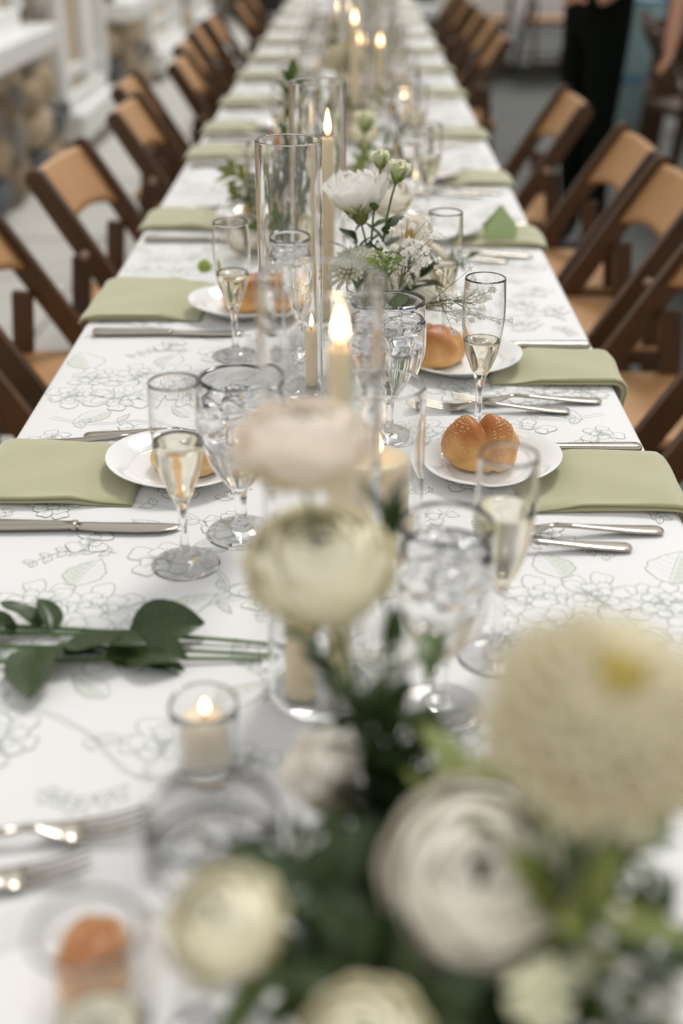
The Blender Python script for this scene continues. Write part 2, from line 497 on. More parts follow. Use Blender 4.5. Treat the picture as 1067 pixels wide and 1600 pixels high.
window('door_2', 9.88, 11.7, 0.22, 2.3, True)
window('door_3', 12.4, 14.0, 0.22, 2.3, True)

struct('wall_back', MB().box(-2.0, 7.5, 16.5, 16.8, -0.05, 3.0).mesh('wall_back', M['darkwall'], False))
struct('wall_right', MB().box(7.2, 7.5, 2, 17, -0.05, 1.3).mesh('wall_right', M['darkwall'], False))

# ------------------------------------------------------------------ the long table
TW, TY0, TY1 = 0.381, 0.12, 10.2
tb = thing('banquet_table', 'long narrow banquet table hidden beneath the white printed cloth', 'table', (0, 0, 0))
ob('table_top', MB().box(-TW + .012, TW - .012, TY0 + .012, TY1 - .012, T - 0.035, T - 0.004).mesh('table_top', M['wood_table'], False), tb)
for y in (0.5, 2.63, 4.51, 6.48, 9.2):
    for x in (-0.06, 0.06):
        ob('leg', MB().box(x - .02, x + .02, y - .02, y + .02, 0, T - 0.034, .003).mesh('leg', M['wood_table'], False), tb)

def cloth_mesh():
    """flat top with a rolled edge and a softly rippling drop all round"""
    v, f = [], []
    path = []
    nx = 6
    half = []
    for i in range(nx + 1): half.append((TW * i / nx - 0.008 * (i == nx), 0.0, 0))
    half += [(TW - 0.002, -0.0025, 0), (TW + 0.001, -0.008, 0)]
    for k in range(1, 9): half.append((TW + 0.001 + 0.004 * k / 8, -0.008 - 0.265 * k / 8, k / 8))
    sec = [(-x, z, k, -1) for x, z, k in reversed(half[1:])] + [(x, z, k, 1) for x, z, k in half]
    ny = 260
    for j in range(ny + 1):
        y = TY0 + (TY1 - TY0) * j / ny
        for x, z, k, s in sec:
            rip = k * (0.010 * math.sin(y * 21 + s) + 0.006 * math.sin(y * 47 + 2 * s))
            v.append((x + s * (abs(rip) + 0.0), y, T + z))
    n = len(sec)
    for j in range(ny):
        for i in range(n - 1): f.append((j * n + i, j * n + i + 1, (j + 1) * n + i + 1, (j + 1) * n + i))
    return me('tablecloth', v, f, M['cloth'])
cloth = ob('tablecloth', cloth_mesh())
tag(cloth, 'white tablecloth printed with sage green flowers and branches, covering the whole table', 'tablecloth')
sol = cloth.modifiers.new('thickness', 'SOLIDIFY'); sol.thickness = 0.002; sol.offset = -1

# the printed flowers: flat line drawing lying on the cloth
class Ink:
    """line drawing built petal by petal: each petal is a cloth-coloured patch that hides the lines under it, outlined on top"""
    def __init__(s): s.l = MB(); s.t = MB(); s.g = MB(); s.z = .00012
    def line(s, pts, wd=0.0009, taper=True):
        v, f = [], []
        n = len(pts)
        zz = s.z + R.uniform(.000003, .000006)
        for i, (x, y) in enumerate(pts):
            a = pts[min(i + 1, n - 1)]; b = pts[max(i - 1, 0)]
            dx, dy = a[0] - b[0], a[1] - b[1]
            L = math.hypot(dx, dy) or 1
            h = wd * 0.5 * (0.45 + 0.55 * math.sin(PI * (0.1 + 0.8 * i / max(n - 1, 1))) if taper else 1)
            v += [(x - dy / L * h, y + dx / L * h, zz), (x + dy / L * h, y - dx / L * h, zz)]
        for i in range(n - 1): f.append((2 * i, 2 * i + 1, 2 * i + 3, 2 * i + 2))
        s.l.add(v, f)
    def patch(s, mb, pts, dz=0.0):
        c = (sum(p[0] for p in pts) / len(pts), sum(p[1] for p in pts) / len(pts), s.z + dz)
        mb.add([c] + [(x, y, c[2]) for x, y in pts], [(0, i, i % len(pts) + 1) for i in range(1, len(pts) + 1)])
    def petal(s, cx, cy, a, r0, r1, wd, r, hatch=4, shade=True, w=0.0009):
        s.z += .000008
        pts = []
        ph = r.uniform(0, 6)
        n = 15
        for i in range(n + 1):
            u = i / n * 2 - 1
            rr = r0 + (r1 - r0) * (1 - abs(u) ** 3.0) * (1 + 0.045 * math.sin(u * 8 + ph))
            aa = a + wd * u * (0.5 + 0.5 * (rr - r0) / max(r1 - r0, 1e-6))
            pts.append((cx + rr * math.cos(aa), cy + rr * math.sin(aa)))
        s.patch(s.g, pts)
        if shade:
            rim = [(cx + (r0 + (r1 - r0) * (0.42 - 0.2 * u * u)) * math.cos(a + wd * u * .7), cy + (r0 + (r1 - r0) * (0.42 - 0.2 * u * u)) * math.sin(a + wd * u * .7)) for u in (-1, -.6, -.2, .2, .6, 1)]
            s.patch(s.t, [pts[0]] + rim + [pts[-1]], .0000015)
        s.line(pts, w)
        for h in range(hatch):
            u = (h + 0.5) / hatch * 1.4 - 0.7
            q0, q1 = r.uniform(0.02, 0.12), r.uniform(0.35, 0.8)
            s.line([(cx + (r0 + (r1 - r0) * t) * math.cos(a + wd * u * (0.45 + 0.45 * t)), cy + (r0 + (r1 - r0) * t) * math.sin(a + wd * u * (0.45 + 0.45 * t))) for t in (q0, (2 * q0 + q1) / 3, (q0 + 2 * q1) / 3, q1)], w * 0.7)
    def flower(s, cx, cy, R0, seed, layers=4, fill=True, sq=1.0):
        r = random.Random(seed)
        z0 = s.z
        s.z = .00025 + .00005 * (seed % 9)
        for L in reversed(range(layers)):
            q0 = R0 * 0.04
            q1 = R0 * (L + 1.0) / layers
            n = 3 + L + (r.randrange(2) if L else 0)
            off = r.uniform(0, 6)
            for k2 in range(n):
                s.petal(cx + r.uniform(-1, 1) * R0 * .04, cy + r.uniform(-1, 1) * R0 * .04, off + 2 * PI * k2 / n + r.uniform(-.2, .2), q0, q1 * r.uniform(.84, 1.12), PI / n * 1.25, r, 6 if L > 1 else 4, L > 0)
        s.z = z0
    def leaf(s, x, y, a, L, W, seed, fill=True):
        r = random.Random(seed)
        z0 = s.z
        s.z = .00018 + .00001 * (seed % 7)
        ca, sa = math.cos(a), math.sin(a)
        bend = r.uniform(-.25, .25)
        def tr(u, v): v += bend * u * u / L; return (x + u * ca - v * sa, y + u * sa + v * ca)
        ed = {sd: [tr(L * i / 12, sd * W * math.sin(PI * (i / 12) ** 0.8) * (1 + .07 * math.sin(i * 2.2))) for i in range(13)] for sd in (1, -1)}
        s.patch(s.g, ed[1] + ed[-1][-2:0:-1])
        if fill and L > .03: s.patch(s.t, ed[1][:-1] + [tr(L * i / 8, .1 * W) for i in range(7, 0, -1)], .0000015)
        for sd in (1, -1):
            s.line(ed[sd], 0.0009)
            if L > .02:
                for i in range(1, 6):
                    u = L * i / 7
                    s.line([tr(u, 0), tr(u + L * .06, sd * W * .45 * math.sin(PI * i / 7)), tr(u + L * .14, sd * W * .8 * math.sin(PI * (i + .6) / 7))], 0.0004)
        s.line([tr(L * i / 6, 0) for i in range(7)], 0.0006)
        s.z = z0
    def branch(s, pts, seed, wd=0.003, leaves=True, tips=True):
        r = random.Random(seed)
        n = len(pts)
        P = []
        for i in range(n - 1):
            p0, p1, p2, p3 = pts[max(i - 1, 0)], pts[i], pts[i + 1], pts[min(i + 2, n - 1)]
            for k2 in range(6):
                t = k2 / 6
                P.append(tuple(0.5 * (2 * b + (c - a) * t + (2 * a - 5 * b + 4 * c - d) * t * t + (3 * b - a - 3 * c + d) * t ** 3) for a, b, c, d in zip(p0, p1, p2, p3)))
        P.append(pts[-1])
        m = len(P)
        for sd in (1, -1):
            q = []
            for i, p in enumerate(P):
                a, b = P[min(i + 1, m - 1)], P[max(i - 1, 0)]
                L = math.hypot(a[0] - b[0], a[1] - b[1]) or 1
                h = sd * wd * (1 - 0.85 * i / m) * (1 + .25 * math.sin(i * 1.7 + sd))
                q.append((p[0] - (a[1] - b[1]) / L * h, p[1] + (a[0] - b[0]) / L * h))
            s.line(q, 0.0007)
        if leaves:
            for i in range(4, m, 5):
                a, b = P[min(i + 1, m - 1)], P[i - 1]
                an = math.atan2(a[1] - b[1], a[0] - b[0])
                for sd in (1, -1):
                    if r.random() < 0.75:
                        s.leaf(P[i][0], P[i][1], an + sd * r.uniform(.6, 1.1), r.uniform(.016, .03), r.uniform(.004, .007), r.randrange(9999), r.random() < .5)
        return P
    def sprig(s, x, y, a, L, seed):
        r = random.Random(seed)
        P = s.branch([(x + L * t * math.cos(a + .5 * t * t), y + L * t * math.sin(a + .5 * t * t)) for t in (0, .33, .66, 1)], seed, 0.0008, False)
        for i in range(2, len(P), 3):
            an = math.atan2(P[i][1] - P[i - 1][1], P[i][0] - P[i - 1][0])
            for sd in (1, -1): s.leaf(P[i][0], P[i][1], an + sd * .8, r.uniform(.011, .017), .0042, r.randrange(9999), False)

def ink_tile():
    """one repeat of the print, 0.38 wide and 0.60 long, drawn for the window side of the cloth"""
    k = Ink()
    # branches first, they lie under everything
    k.branch([(-.15, .27), (-.115, .30), (-.075, .315), (-.04, .36), (-.015, .42)], 3, .0045)
    k.branch([(-.10, .305), (-.09, .345), (-.115, .39), (-.10, .43)], 4, .003)
    k.branch([(-.10, .43), (-.15, .49), (-.22, .52), (-.29, .55), (-.345, .545)], 8, .003)
    k.branch([(-.35, .15), (-.29, .13), (-.235, .14), (-.18, .11), (-.13, .055), (-.06, .04)], 9, .0035)
    for a in ((-.335, .325, 1.9, .07, .026, 5), (-.145, .285, .5, .06, .016, 6), (-.28, .175, -2.2, .06, .017, 7), (-.235, .335, 1.4, .055, .020, 8), (-.13, .415, .4, .06, .012, 51), (-.06, .40, 1.9, .055, .012, 52), (-.16, .445, 2.5, .05, .011, 53),
              (-.25, .52, 1.2, .05, .012, 67), (-.17, .155, 2.4, .05, .012, 75), (-.08, .14, .8, .06, .014, 76), (-.05, .2, 2.2, .05, .012, 82)): k.leaf(*a)
    for a in ((-.205, .40, 2.9, .085, 41), (-.06, .285, -.2, .05, 43), (-.33, .49, 3.4, .04, 64), (-.12, .52, .6, .06, 66), (-.29, .05, 2.6, .05, 77), (-.04, .15, 1.3, .06, 78), (-.20, .04, -.6, .06, 79)): k.sprig(*a)
    for i, (x, y, q) in enumerate(((-.320, .290, .040), (-.335, .225, .040), (-.175, .232, .044), (-.205, .292, .042), (-.262, .300, .044), (-.275, .215, .045), (-.225, .250, .052))): k.flower(x, y, q, 9 + i, 4)
    for a in ((-.155, .385, .038, 31, 3), (-.05, .325, .036, 32, 3), (-.235, .425, .026, 33, 2), (-.100, .462, .032, 34, 3), (-.02, .45, .030, 35, 2), (-.29, .505, .034, 61, 3), (-.345, .575, .028, 62, 2), (-.225, .568, .036, 63, 3), (-.16, .545, .028, 65, 2),
              (-.245, .095, .036, 71, 3), (-.115, .095, .038, 72, 3), (-.335, .085, .028, 73, 2), (-.045, .075, .026, 74, 2), (-.30, .01, .03, 80, 2), (-.03, .225, .03, 81, 3)): k.flower(*a)
    return k.l.mesh('printed_lines', M['print'], False), k.t.mesh('printed_tint', M['tint'], False), k.g.mesh('printed_ground', M['cloth'], False)
il, it, ig = ink_tile()
prt = bpy.data.objects.new('floral_print', None); COL.objects.link(prt); prt.parent = cloth
for j in range(9):
    for sd, off in ((1, 0.0), (-1, 0.02)):
        y = 0.665 + 0.6 * (j - 1) + off
        mx = TM(0, y, T + 0.0) @ (SC(1, 1, 1) if sd == 1 else SC(-1, 1, 1))
        if y < TY0: continue
        for nm, d in (('printed_lines', il), ('printed_tint', it), ('printed_ground', ig)):
            ob(nm, d, prt, mx, kind='stuff')

# ------------------------------------------------------------------ folding chairs
def bar(b, p0, p1, wx, wy):
    """rectangular bar from p0 to p1 in the XZ plane (at y), width wx in plane, wy across"""
    p0, p1 = Vector(p0), Vector(p1)
    t = (p1 - p0).normalized()
    n = Vector((t.z, 0, -t.x))
    v = []
    for p in (p0, p1):
        for a, c in ((-1, -1), (1, -1), (1, 1), (-1, 1)): v.append(p + n * a * wx / 2 + Vector((0, c * wy / 2, 0)))
    return b.add(v, [(3, 2, 1, 0), (4, 5, 6, 7), (0, 1, 5, 4), (1, 2, 6, 5), (2, 3, 7, 6), (3, 0, 4, 7)])

def rail_mesh(y):
    """side rail: straight plank from the rounded backrest end to the front foot"""
    b = MB()
    p0, p1 = Vector((0.26, y, 0.0)), Vector((-0.235, y, 0.785))
    t = (p1 - p0).normalized(); n = Vector((t.z, 0, -t.x))
    L = (p1 - p0).length
    out = [(0, -.022), (0, .022)] + [(L * q, .024) for q in (.3, .6, .85)]
    for k2 in range(1, 8):
        a = PI / 2 - PI * k2 / 8
        out.append((L - .024 + .024 * math.cos(a), .024 * math.sin(a)))
    out += [(L * q, -.024) for q in (.85, .6, .3)]
    v = [p0 + t * s_ + n * w_ + Vector((0, c, 0)) for c in (-.0125, .0125) for s_, w_ in out]
    m = len(out)
    f = [tuple(range(m)), tuple(reversed(range(m, 2 * m)))] + [(i, i + m, (i + 1) % m + m, (i + 1) % m) for i in range(m)]
    return b.add(v, f).mesh('side_rail', M['chair'], False)

def make_chair():
    t = thing('folding_chair', 'x', 'chair')
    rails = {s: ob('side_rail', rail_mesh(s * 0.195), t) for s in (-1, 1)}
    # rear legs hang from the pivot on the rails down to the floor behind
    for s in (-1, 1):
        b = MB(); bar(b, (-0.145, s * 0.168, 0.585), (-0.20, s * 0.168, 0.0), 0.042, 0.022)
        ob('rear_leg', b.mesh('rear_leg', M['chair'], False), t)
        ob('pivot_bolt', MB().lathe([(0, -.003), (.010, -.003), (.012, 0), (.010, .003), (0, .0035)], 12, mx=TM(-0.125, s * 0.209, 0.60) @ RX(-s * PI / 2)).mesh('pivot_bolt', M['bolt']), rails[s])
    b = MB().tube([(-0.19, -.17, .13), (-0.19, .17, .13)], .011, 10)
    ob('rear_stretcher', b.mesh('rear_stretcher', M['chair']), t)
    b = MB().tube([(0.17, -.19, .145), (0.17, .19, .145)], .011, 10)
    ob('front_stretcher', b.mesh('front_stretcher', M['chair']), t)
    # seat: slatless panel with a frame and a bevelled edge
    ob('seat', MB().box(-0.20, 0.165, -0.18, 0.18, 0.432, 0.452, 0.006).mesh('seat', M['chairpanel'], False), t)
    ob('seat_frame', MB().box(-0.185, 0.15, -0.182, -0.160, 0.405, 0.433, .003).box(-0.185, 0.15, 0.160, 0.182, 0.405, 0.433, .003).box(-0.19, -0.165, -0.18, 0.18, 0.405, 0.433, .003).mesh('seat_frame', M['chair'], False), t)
    # curved backrest panel between the rails, arched lower edge
    v, f = [], []
    ny, nz = 16, 8
    p = Vector((-0.235, 0, 0.785)); d = Vector((-0.495, 0, 0.785)).normalized()
    n = Vector((-d.z, 0, d.x))
    for side in (0, 1):
        for j in range(nz + 1):
            for i in range(ny + 1):
                u = i / ny * 2 - 1
                zlo = -0.185 + 0.045 * (1 - abs(u) ** 3) if True else 0
                zhi = -0.022 + 0.018 * (1 - u ** 4)
                s_ = zlo + (zhi - zlo) * j / nz
                q = p + d * s_ + n * (0.026 * (1 - u * u) + (0.006 if side else -0.006)) + Vector((0, u * 0.184, 0))
                v.append(q)
    N = (ny + 1) * (nz + 1)
    for j in range(nz):
        for i in range(ny):
            a = j * (ny + 1) + i
            f.append((a, a + 1, a + ny + 2, a + ny + 1)); f.append((a + N, a + N + ny + 1, a + N + ny + 2, a + N + 1))
    for i in range(ny):
        f.append((i, i + N, i + 1 + N, i + 1)); a = nz * (ny + 1) + i; f.append((a, a + 1, a + 1 + N, a + N))
    for j in range(nz):
        a = j * (ny + 1); f.append((a, a + ny + 1, a + ny + 1 + N, a + N)); a += ny; f.append((a, a + N, a + N + ny + 1, a + ny + 1))
    ob('backrest', me('backrest', v, f, M['chairpanel']), t)
    return t
ORD = ['first', 'second', 'third', 'fourth', 'fifth', 'sixth', 'seventh', 'eighth', 'ninth', 'tenth', 'eleventh', 'twelfth', 'thirteenth', 'fourteenth']
chair0 = make_chair()
chair0.location = (-0.46, 1.72, 0)
chair0['group'] = 'folding chairs along the stone wall side'
chair0['label'] = 'brown folding chair along the stone wall side, first from the camera'
LCH = [(-0.52, 2.33, 0.03), (-0.445, 2.93, -0.06), (-0.42, 3.73, 0.0), (-0.50, 4.22, 0.02), (-0.40, 4.80, 0.0), (-0.455, 5.35, 0.0), (-0.475, 5.95, 0.02), (-0.47, 6.5, -0.02), (-0.40, 7.3, 0), (-0.44, 8.3, 0)]
for i, (x, y, a) in enumerate(LCH):
    dup(chair0, (x, y, 0), a, 'brown folding chair along the stone wall side, %s from the camera' % ORD[i + 1])
RCH = [(0.50, 1.62, 0.0), (0.525, 2.21, 0.0), (0.53, 2.735, 0.0), (0.525, 3.175, 0.0), (0.475, 3.88, 0.0), (0.44, 5.62, 0.0), (0.455, 6.2, 0.02), (0.45, 6.75, 0.0), (0.44, 7.4, 0.0), (0.44, 8.1, 0.0)]
for i, (x, y, a) in enumerate(RCH):
    dup(chair0, (x, y, 0), PI + a, 'brown folding chair along the grey deck side, %s from the camera' % ORD[i], 'folding chairs along the deck side')

# ------------------------------------------------------------------ table settings
SEG = 40
plate_mesh = MB().lathe(smooth_prof([(0, .004), (.040, .004), (.044, .0035), (.044, .0035), (.0445, 0.0005), (.0445, 0.0005), (.048, .0005), (.048, .0005), (.055, .006), (.077, .0155), (.079, .0165), (.0785, .0178), (.070, .0155), (.058, .0105), (.052, .0075), (.046, .0062), (0, .006)], 3), 56).mesh('plate', M['china'])
TILT = rad(3.6)
def plate(x, y, label, group=None):
    """the outer side of the plate rests on the thin inner end of a napkin"""
    o = ob('side_plate', plate_mesh, None, TM(x, y, T + .0034) @ RY(-TILT if x > 0 else TILT)); return tag(o, label, 'plate', group)

# champagne flute
fl_out = [(0, .0), (.031, .0), (.0325, .0012), (.031, .0026), (.018, .0048), (.0075, .0095), (.0046, .02), (.0042, .045), (.0062, .066), (.0128, .082), (.0205, .105), (.0248, .135), (.0256, .155), (.0245, .180), (.0238, .192)]
fl_in = [(.0226, .1925), (.0233, .180), (.0244, .155), (.0236, .135), (.0193, .105), (.0116, .0835), (.0045, .0755), (0, .0745)]
flute_mesh = MB().lathe(smooth_prof(fl_out, 3) + smooth_prof(fl_in, 3), 48).mesh('glass_body', M['glass'])
def inner_liquid(prof_in, level, name, mat, grow=0.0003):
    pr = sorted([(r, z) for r, z in smooth_prof(prof_in, 3)], key=lambda q: q[1])
    pts = [(r + grow if r > 0 else 0, z - (grow if r == 0 else 0)) for r, z in pr if z < level]
    nxt = [q for q in pr if q[1] >= level][0]
    r0 = pts[-1][0] + (nxt[0] + grow - pts[-1][0]) * (level - pts[-1][1]) / max(nxt[1] - pts[-1][1], 1e-6)
    pts += [(r0, level + .0006), (r0 - .0015, level), (0, level)]
    return MB().lathe(pts, 48).mesh(name, mat)
wine_levels = {}
def flute(x, y, level, label, group=None):
    t = thing('champagne_flute', label, 'glass', (x, y, T + .0003), R.uniform(0, 6), group)
    ob('glass_body', flute_mesh, t)
    k2 = round(level, 3)
    if k2 not in wine_levels: wine_levels[k2] = inner_liquid(fl_in, k2, 'sparkling_wine', M['wine'])
    ob('sparkling_wine', wine_levels[k2], t)
    return t

go_out = [(0, 0), (.034, 0), (.036, .0013), (.034, .003), (.020, .0055), (.0095, .010), (.0062, .020), (.0062, .035), (.0085, .050), (.018, .062), (.0295, .080), (.0370, .105), (.0385, .125), (.0372, .150), (.0355, .172)]
go_in = [(.0338, .1725), (.0355, .150), (.0368, .125), (.0353, .105), (.0278, .081), (.0165, .065), (.006, .0575), (0, .0565)]
goblet_mesh = MB().lathe(smooth_prof(go_out, 3) + smooth_prof(go_in, 3), 48).mesh('glass_body', M['glass'])
goblet_water = inner_liquid(go_in, 0.148, 'water', M['water'])
def ice_mesh(seed):
    r = random.Random(seed)
    b = MB().box(-.011, .011, -.010, .010, -.009, .009, .003)
    b.v = [p + Vector((r.uniform(-1, 1), r.uniform(-1, 1), r.uniform(-1, 1))) * .0012 for p in b.v]
    return b.mesh('ice_cube', M['ice'])
icem = [ice_mesh(i) for i in range(4)]
def goblet(x, y, label, ice=0, place=''):
    t = thing('water_goblet', label, 'glass', (x, y, T + .0003), R.uniform(0, 6))
    ob('glass_body', goblet_mesh, t)
    ob('water', goblet_water, t)
    for i in range(ice):
        top = i < 4
        a = 2 * PI * (i if top else i - 4) / (4 if top else max(ice - 4, 1)) + R.uniform(-.2, .2) + (0 if top else .8)
        q = .0185 if top else .0155
        o = ob('ice_cube', icem[i % 4], None, TM(x + q * math.cos(a), y + q * math.sin(a), T + (.145 if top else .119)) @ RZ(R.uniform(0, 3)) @ RX(R.uniform(-.35, .35)) @ RY(R.uniform(-.3, .3)))
        tag(o, 'ice cube floating in the ' + place, 'ice', 'ice cubes in the ' + place)
    return t

# cutlery, laid along +X with the handle end at x = 0
def fork_parts():
    hs = MB().sweep([(0, 0, .0025), (.003, 0, .0028), (.010, 0, .003), (.03, 0, .004), (.06, 0, .0065), (.09, 0, .0095), (.112, 0, .0115)], [.005, .0082, .0095, .0085, .006, .0038, .003], [.0012, .0016, .0018, .0019, .002, .0021, .0021], 12, 2.6).mesh('handle', M['steel'])
    hd = MB().sweep([(.111, 0, .0115), (.120, 0, .0105), (.130, 0, .007), (.140, 0, .0048), (.150, 0, .0045)], [.003, .0042, .0085, .0115, .0122], [.002, .0018, .0014, .0012, .0011], 12, 2.6).mesh('head', M['steel'])
    tn = MB().sweep([(.149, 0, .0045), (.165, 0, .0058), (.180, 0, .0085), (.192, 0, .012), (.195, 0, .013)], [.0020, .0018, .0016, .0012, .0005], [.0010, .0009, .0009, .0008, .0005], 8, 2.6).mesh('tine', M['steel'])
    return hs, hd, tn
FP = fork_parts()
def fork(x, y, rz, label, group=None):
    t = thing('fork', label, 'fork', (x, y, T + .0008), rz, group)
    ob('handle', FP[0], t); hd = ob('head', FP[1], t)
    for k2 in range(4): ob('tine', FP[2], hd, TM(0, (k2 - 1.5) * .0067, 0))
    return t
KH = MB().sweep([(0, 0, .0052), (.002, 0, .0052), (.006, 0, .0052), (.014, 0, .0052), (.05, 0, .0052), (.10, 0, .0052), (.112, 0, .0052), (.1135, 0, .0052), (.118, 0, .0052)], [.003, .0068, .0092, .0096, .0085, .0064, .006, .0075, .0072], [.0025, .0042, .0048, .005, .0046, .0042, .004, .0048, .0044], 10, 3.2).mesh('handle', M['steel'])
KB = MB().sweep([(.117, 0, .005), (.124, .0005, .0046), (.140, -.0005, .0042), (.18, -.0012, .004), (.205, -.001, .004), (.218, .001, .004), (.226, .004, .004)], [.0062, .0085, .0102, .0108, .0098, .0066, .0012], [.0022, .0013, .0011, .001, .0009, .0008, .0005], 12, 2.2).mesh('blade', M['steel'])
def knife(x, y, rz, label, group=None):
    t = thing('table_knife', label, 'knife', (x, y, T + .0006), rz, group)
    ob('handle', KH, t); ob('blade', KB, t)
    return t

# folded napkins
def napkin_mesh(seed, L, W, hang, inner_thin=True):
    """several folded layers; local X runs towards the table edge, Y across, the outer end may hang over the edge at x = L"""
    r = random.Random(seed)
    sec = []   # cross-section in (y, z): folded layers, closed outline
    h = 0.013
    top = [(-W / 2 + W * i / 10, h * (0.90 + 0.1 * math.sin(PI * i / 10))) for i in range(11)]
    sec += [(-W / 2, .0022), (-W / 2 - .0026, .0042), (-W / 2 - .001, .0062), (-W / 2 + .004, .0068), (-W / 2 - .0005, .0078), (-W / 2 - .0035, .0098), (-W / 2 - .0015, .0120)]
    sec += top
    sec += [(W / 2 + .003, .0105), (W / 2 + .004, .007), (W / 2 + .002, .003), (W / 2, .001)]
    sec += [(W / 2 - W * i / 6, .0006) for i in range(1, 6)]
    n = len(sec)
    v, f = [], []
    nx = 26
    ed = TW
    ph = [r.uniform(0, 6) for _ in range(4)]
    tot = L + hang
    for i in range(nx + 1):
        s_ = tot * i / nx
        sq = min(1.0, .35 + 18 * s_, .4 + 18 * (tot - s_))
        for y, z in sec:
            thin = .40 + .60 * min(1, max(0, (s_ - .035) / .03)) if inner_thin else 1
            zz = z * thin * sq * (1 + .10 * math.sin(s_ * 34 + ph[0] + y * 22)) if z > .001 else z
            if y > -W / 2 - .001 and y < W / 2 and z > .010: zz += .0010 * math.sin(y * 60 + s_ * 40 + ph[1]) + .0008 * math.sin(y * 30 - s_ * 55 + ph[2])
            yy = y + (.0035 * math.sin(s_ * 26 + ph[3]) if y < -W / 2 + .006 and z > .003 else .002 * math.sin(s_ * 17 + ph[2]))
            if s_ <= L - .004:
                v.append((s_, yy, zz))
            else:
                q = s_ - (L - .004)
                th = min(q / .016, 1.45)
                rr = .011
                x = L - .004 + rr * math.sin(th) + math.sin(th) * zz
                zc = -rr + rr * math.cos(th) + math.cos(th) * zz
                if q > .016 * 1.45: zc -= (q - .016 * 1.45); 
                v.append((x, yy, zc))
    for i in range(nx):
        for j in range(n): f.append((i * n + j, (i + 1) * n + j, (i + 1) * n + (j + 1) % n, i * n + (j + 1) % n))
    f.append(tuple(range(n))); f.append(tuple(nx * n + j for j in reversed(range(n))))
    return me('napkin', v, f, M['napkin'])
napm = {}
def napkin(side, x0, y, label, hang=0.02, seed=0, L=None, W=0.145, rz=0.0, group=None):
    """side -1 or 1; x0 = distance of the inner end from the centre line"""
    L = (TW - x0 + .002) if L is None else L
    key = (seed, round(L, 3), hang, W)
    if key not in napm: napm[key] = napkin_mesh(seed, L, W, hang)
    o = ob('napkin', napm[key], None, TM(side * x0, y, T + .0006) @ RZ(rz) @ (SC(1, 1, 1) if side > 0 else SC(-1, 1, 1)))
    return tag(o, label, 'napkin', group)

# bread
def roll_mesh(name, rx, ry, rz, kind, seed, mat):
    r = random.Random(seed)
    v, f = [], []
    nu, nv = 48, 28
    def rr(d):
        x, y, z = d
        q = 1.0 + .03 * math.sin(3 * x + seed) * math.cos(2.5 * y + 1) + .02 * math.sin(7 * y + 5 * x)
        if kind == 'knot':      # two lobes with a deep crease and a side fold
            q *= 1 - .36 * math.exp(-((x + .05 + .22 * y) / .17) ** 2) * (0.55 + .45 * max(z, -.4))
            q *= 1 - .12 * math.exp(-((z - .0 - .5 * x) / .13) ** 2) * (1 if y < .3 else .4)
        elif kind == 'split':   # long loaf with one slanting top split
            q *= 1 - .13 * math.exp(-((y - .25 * x - .1) / .13) ** 2) * max(z, 0)
            q *= 1 - .08 * math.exp(-((x - .35 + .5 * y) / .15) ** 2) * max(z + .2, 0)
        else:
            q *= 1 - .10 * math.exp(-((z + .28) / .09) ** 2)
        return q
    for j in range(nv + 1):
        th = PI * j / nv
        for i in range(nu):
            ph = 2 * PI * i / nu
            d = (math.sin(th) * math.cos(ph), math.sin(th) * math.sin(ph), math.cos(th))
            q = rr(d)
            zz = d[2]
            zz = zz if zz > -.45 else -.45 - (abs(zz) - .45) * .12
            v.append((rx * q * d[0], ry * q * d[1], rz * (q * zz + .50)))
    for j in range(nv):
        for i in range(nu): f.append((j * nu + i, (j + 1) * nu + i, (j + 1) * nu + (i + 1) % nu, j * nu + (i + 1) % nu))
    zmin = min(p[2] for p in v)
    v = [(a, b, c - zmin) for a, b, c in v]
    return me(name, v, f, mat)
def seeds_mesh(base, n, seed, mat, zmin, size=1.0, cluster=None):
    r = random.Random(seed)
    b = MB()
    pol = [p for p in base.polygons if p.normal.z > .05 and p.center.z > zmin and (cluster is None or cluster(p.center))]
    for _ in range(n):
        p = r.choice(pol)
        c = p.center + Vector((r.uniform(-1, 1), r.uniform(-1, 1), 0)) * .0015
        nn = p.normal
        a = (nn.orthogonal().normalized())
        a.rotate(Matrix.Rotation(r.uniform(0, 6.28), 3, nn))
        c2 = nn.cross(a)
        L, W, H = .0016 * size, .0009 * size, .0005 * size
        vs = [c + a * L, c + c2 * W, c - a * L, c - c2 * W, c + nn * H * 1.6, c - nn * H]
        b.add(vs, [(0, 1, 4), (1, 2, 4), (2, 3, 4), (3, 0, 4), (1, 0, 5), (2, 1, 5), (3, 2, 5), (0, 3, 5)])
    return b.mesh('seeds', mat)
knot_m = roll_mesh('crust', .045, .034, .040, 'knot', 1, M['crust'])
knot_seeds = seeds_mesh(knot_m, 420, 2, M['sesame'], .020, cluster=lambda c: c.x < -.014 or c.x > .012)
loaf_m = roll_mesh('crust', .047, .036, .036, 'split', 4, M['crust'])
bun_m = roll_mesh('crust', .042, .037, .027, 'bun', 6, M['crustpale'])
bun_seeds = seeds_mesh(bun_m, 9, 5, M['poppy'], .027, 1.3, cluster=lambda c: c.x > .008)
def roll(kind, x, y, rz, label, z=.0096, sc=1.0):
    t = thing('bread_roll', label, 'bread', (x, y, T + z + abs(x - .17 * (1 if x > 0 else -1)) * -.05), rz)
    t.scale = (sc, sc, sc)
    if kind == 'knot': c_ = ob('crust', knot_m, t); s_ = ob('sesame_seeds', knot_seeds, c_); s_['kind'] = 'stuff'
    elif kind == 'loaf': ob('crust', loaf_m, t)
    else: c_ = ob('crust', bun_m, t); s_ = ob('poppy_seeds', bun_seeds, c_); s_['kind'] = 'stuff'
    return t

WS, DS = 'stone wall side', 'grey deck side'
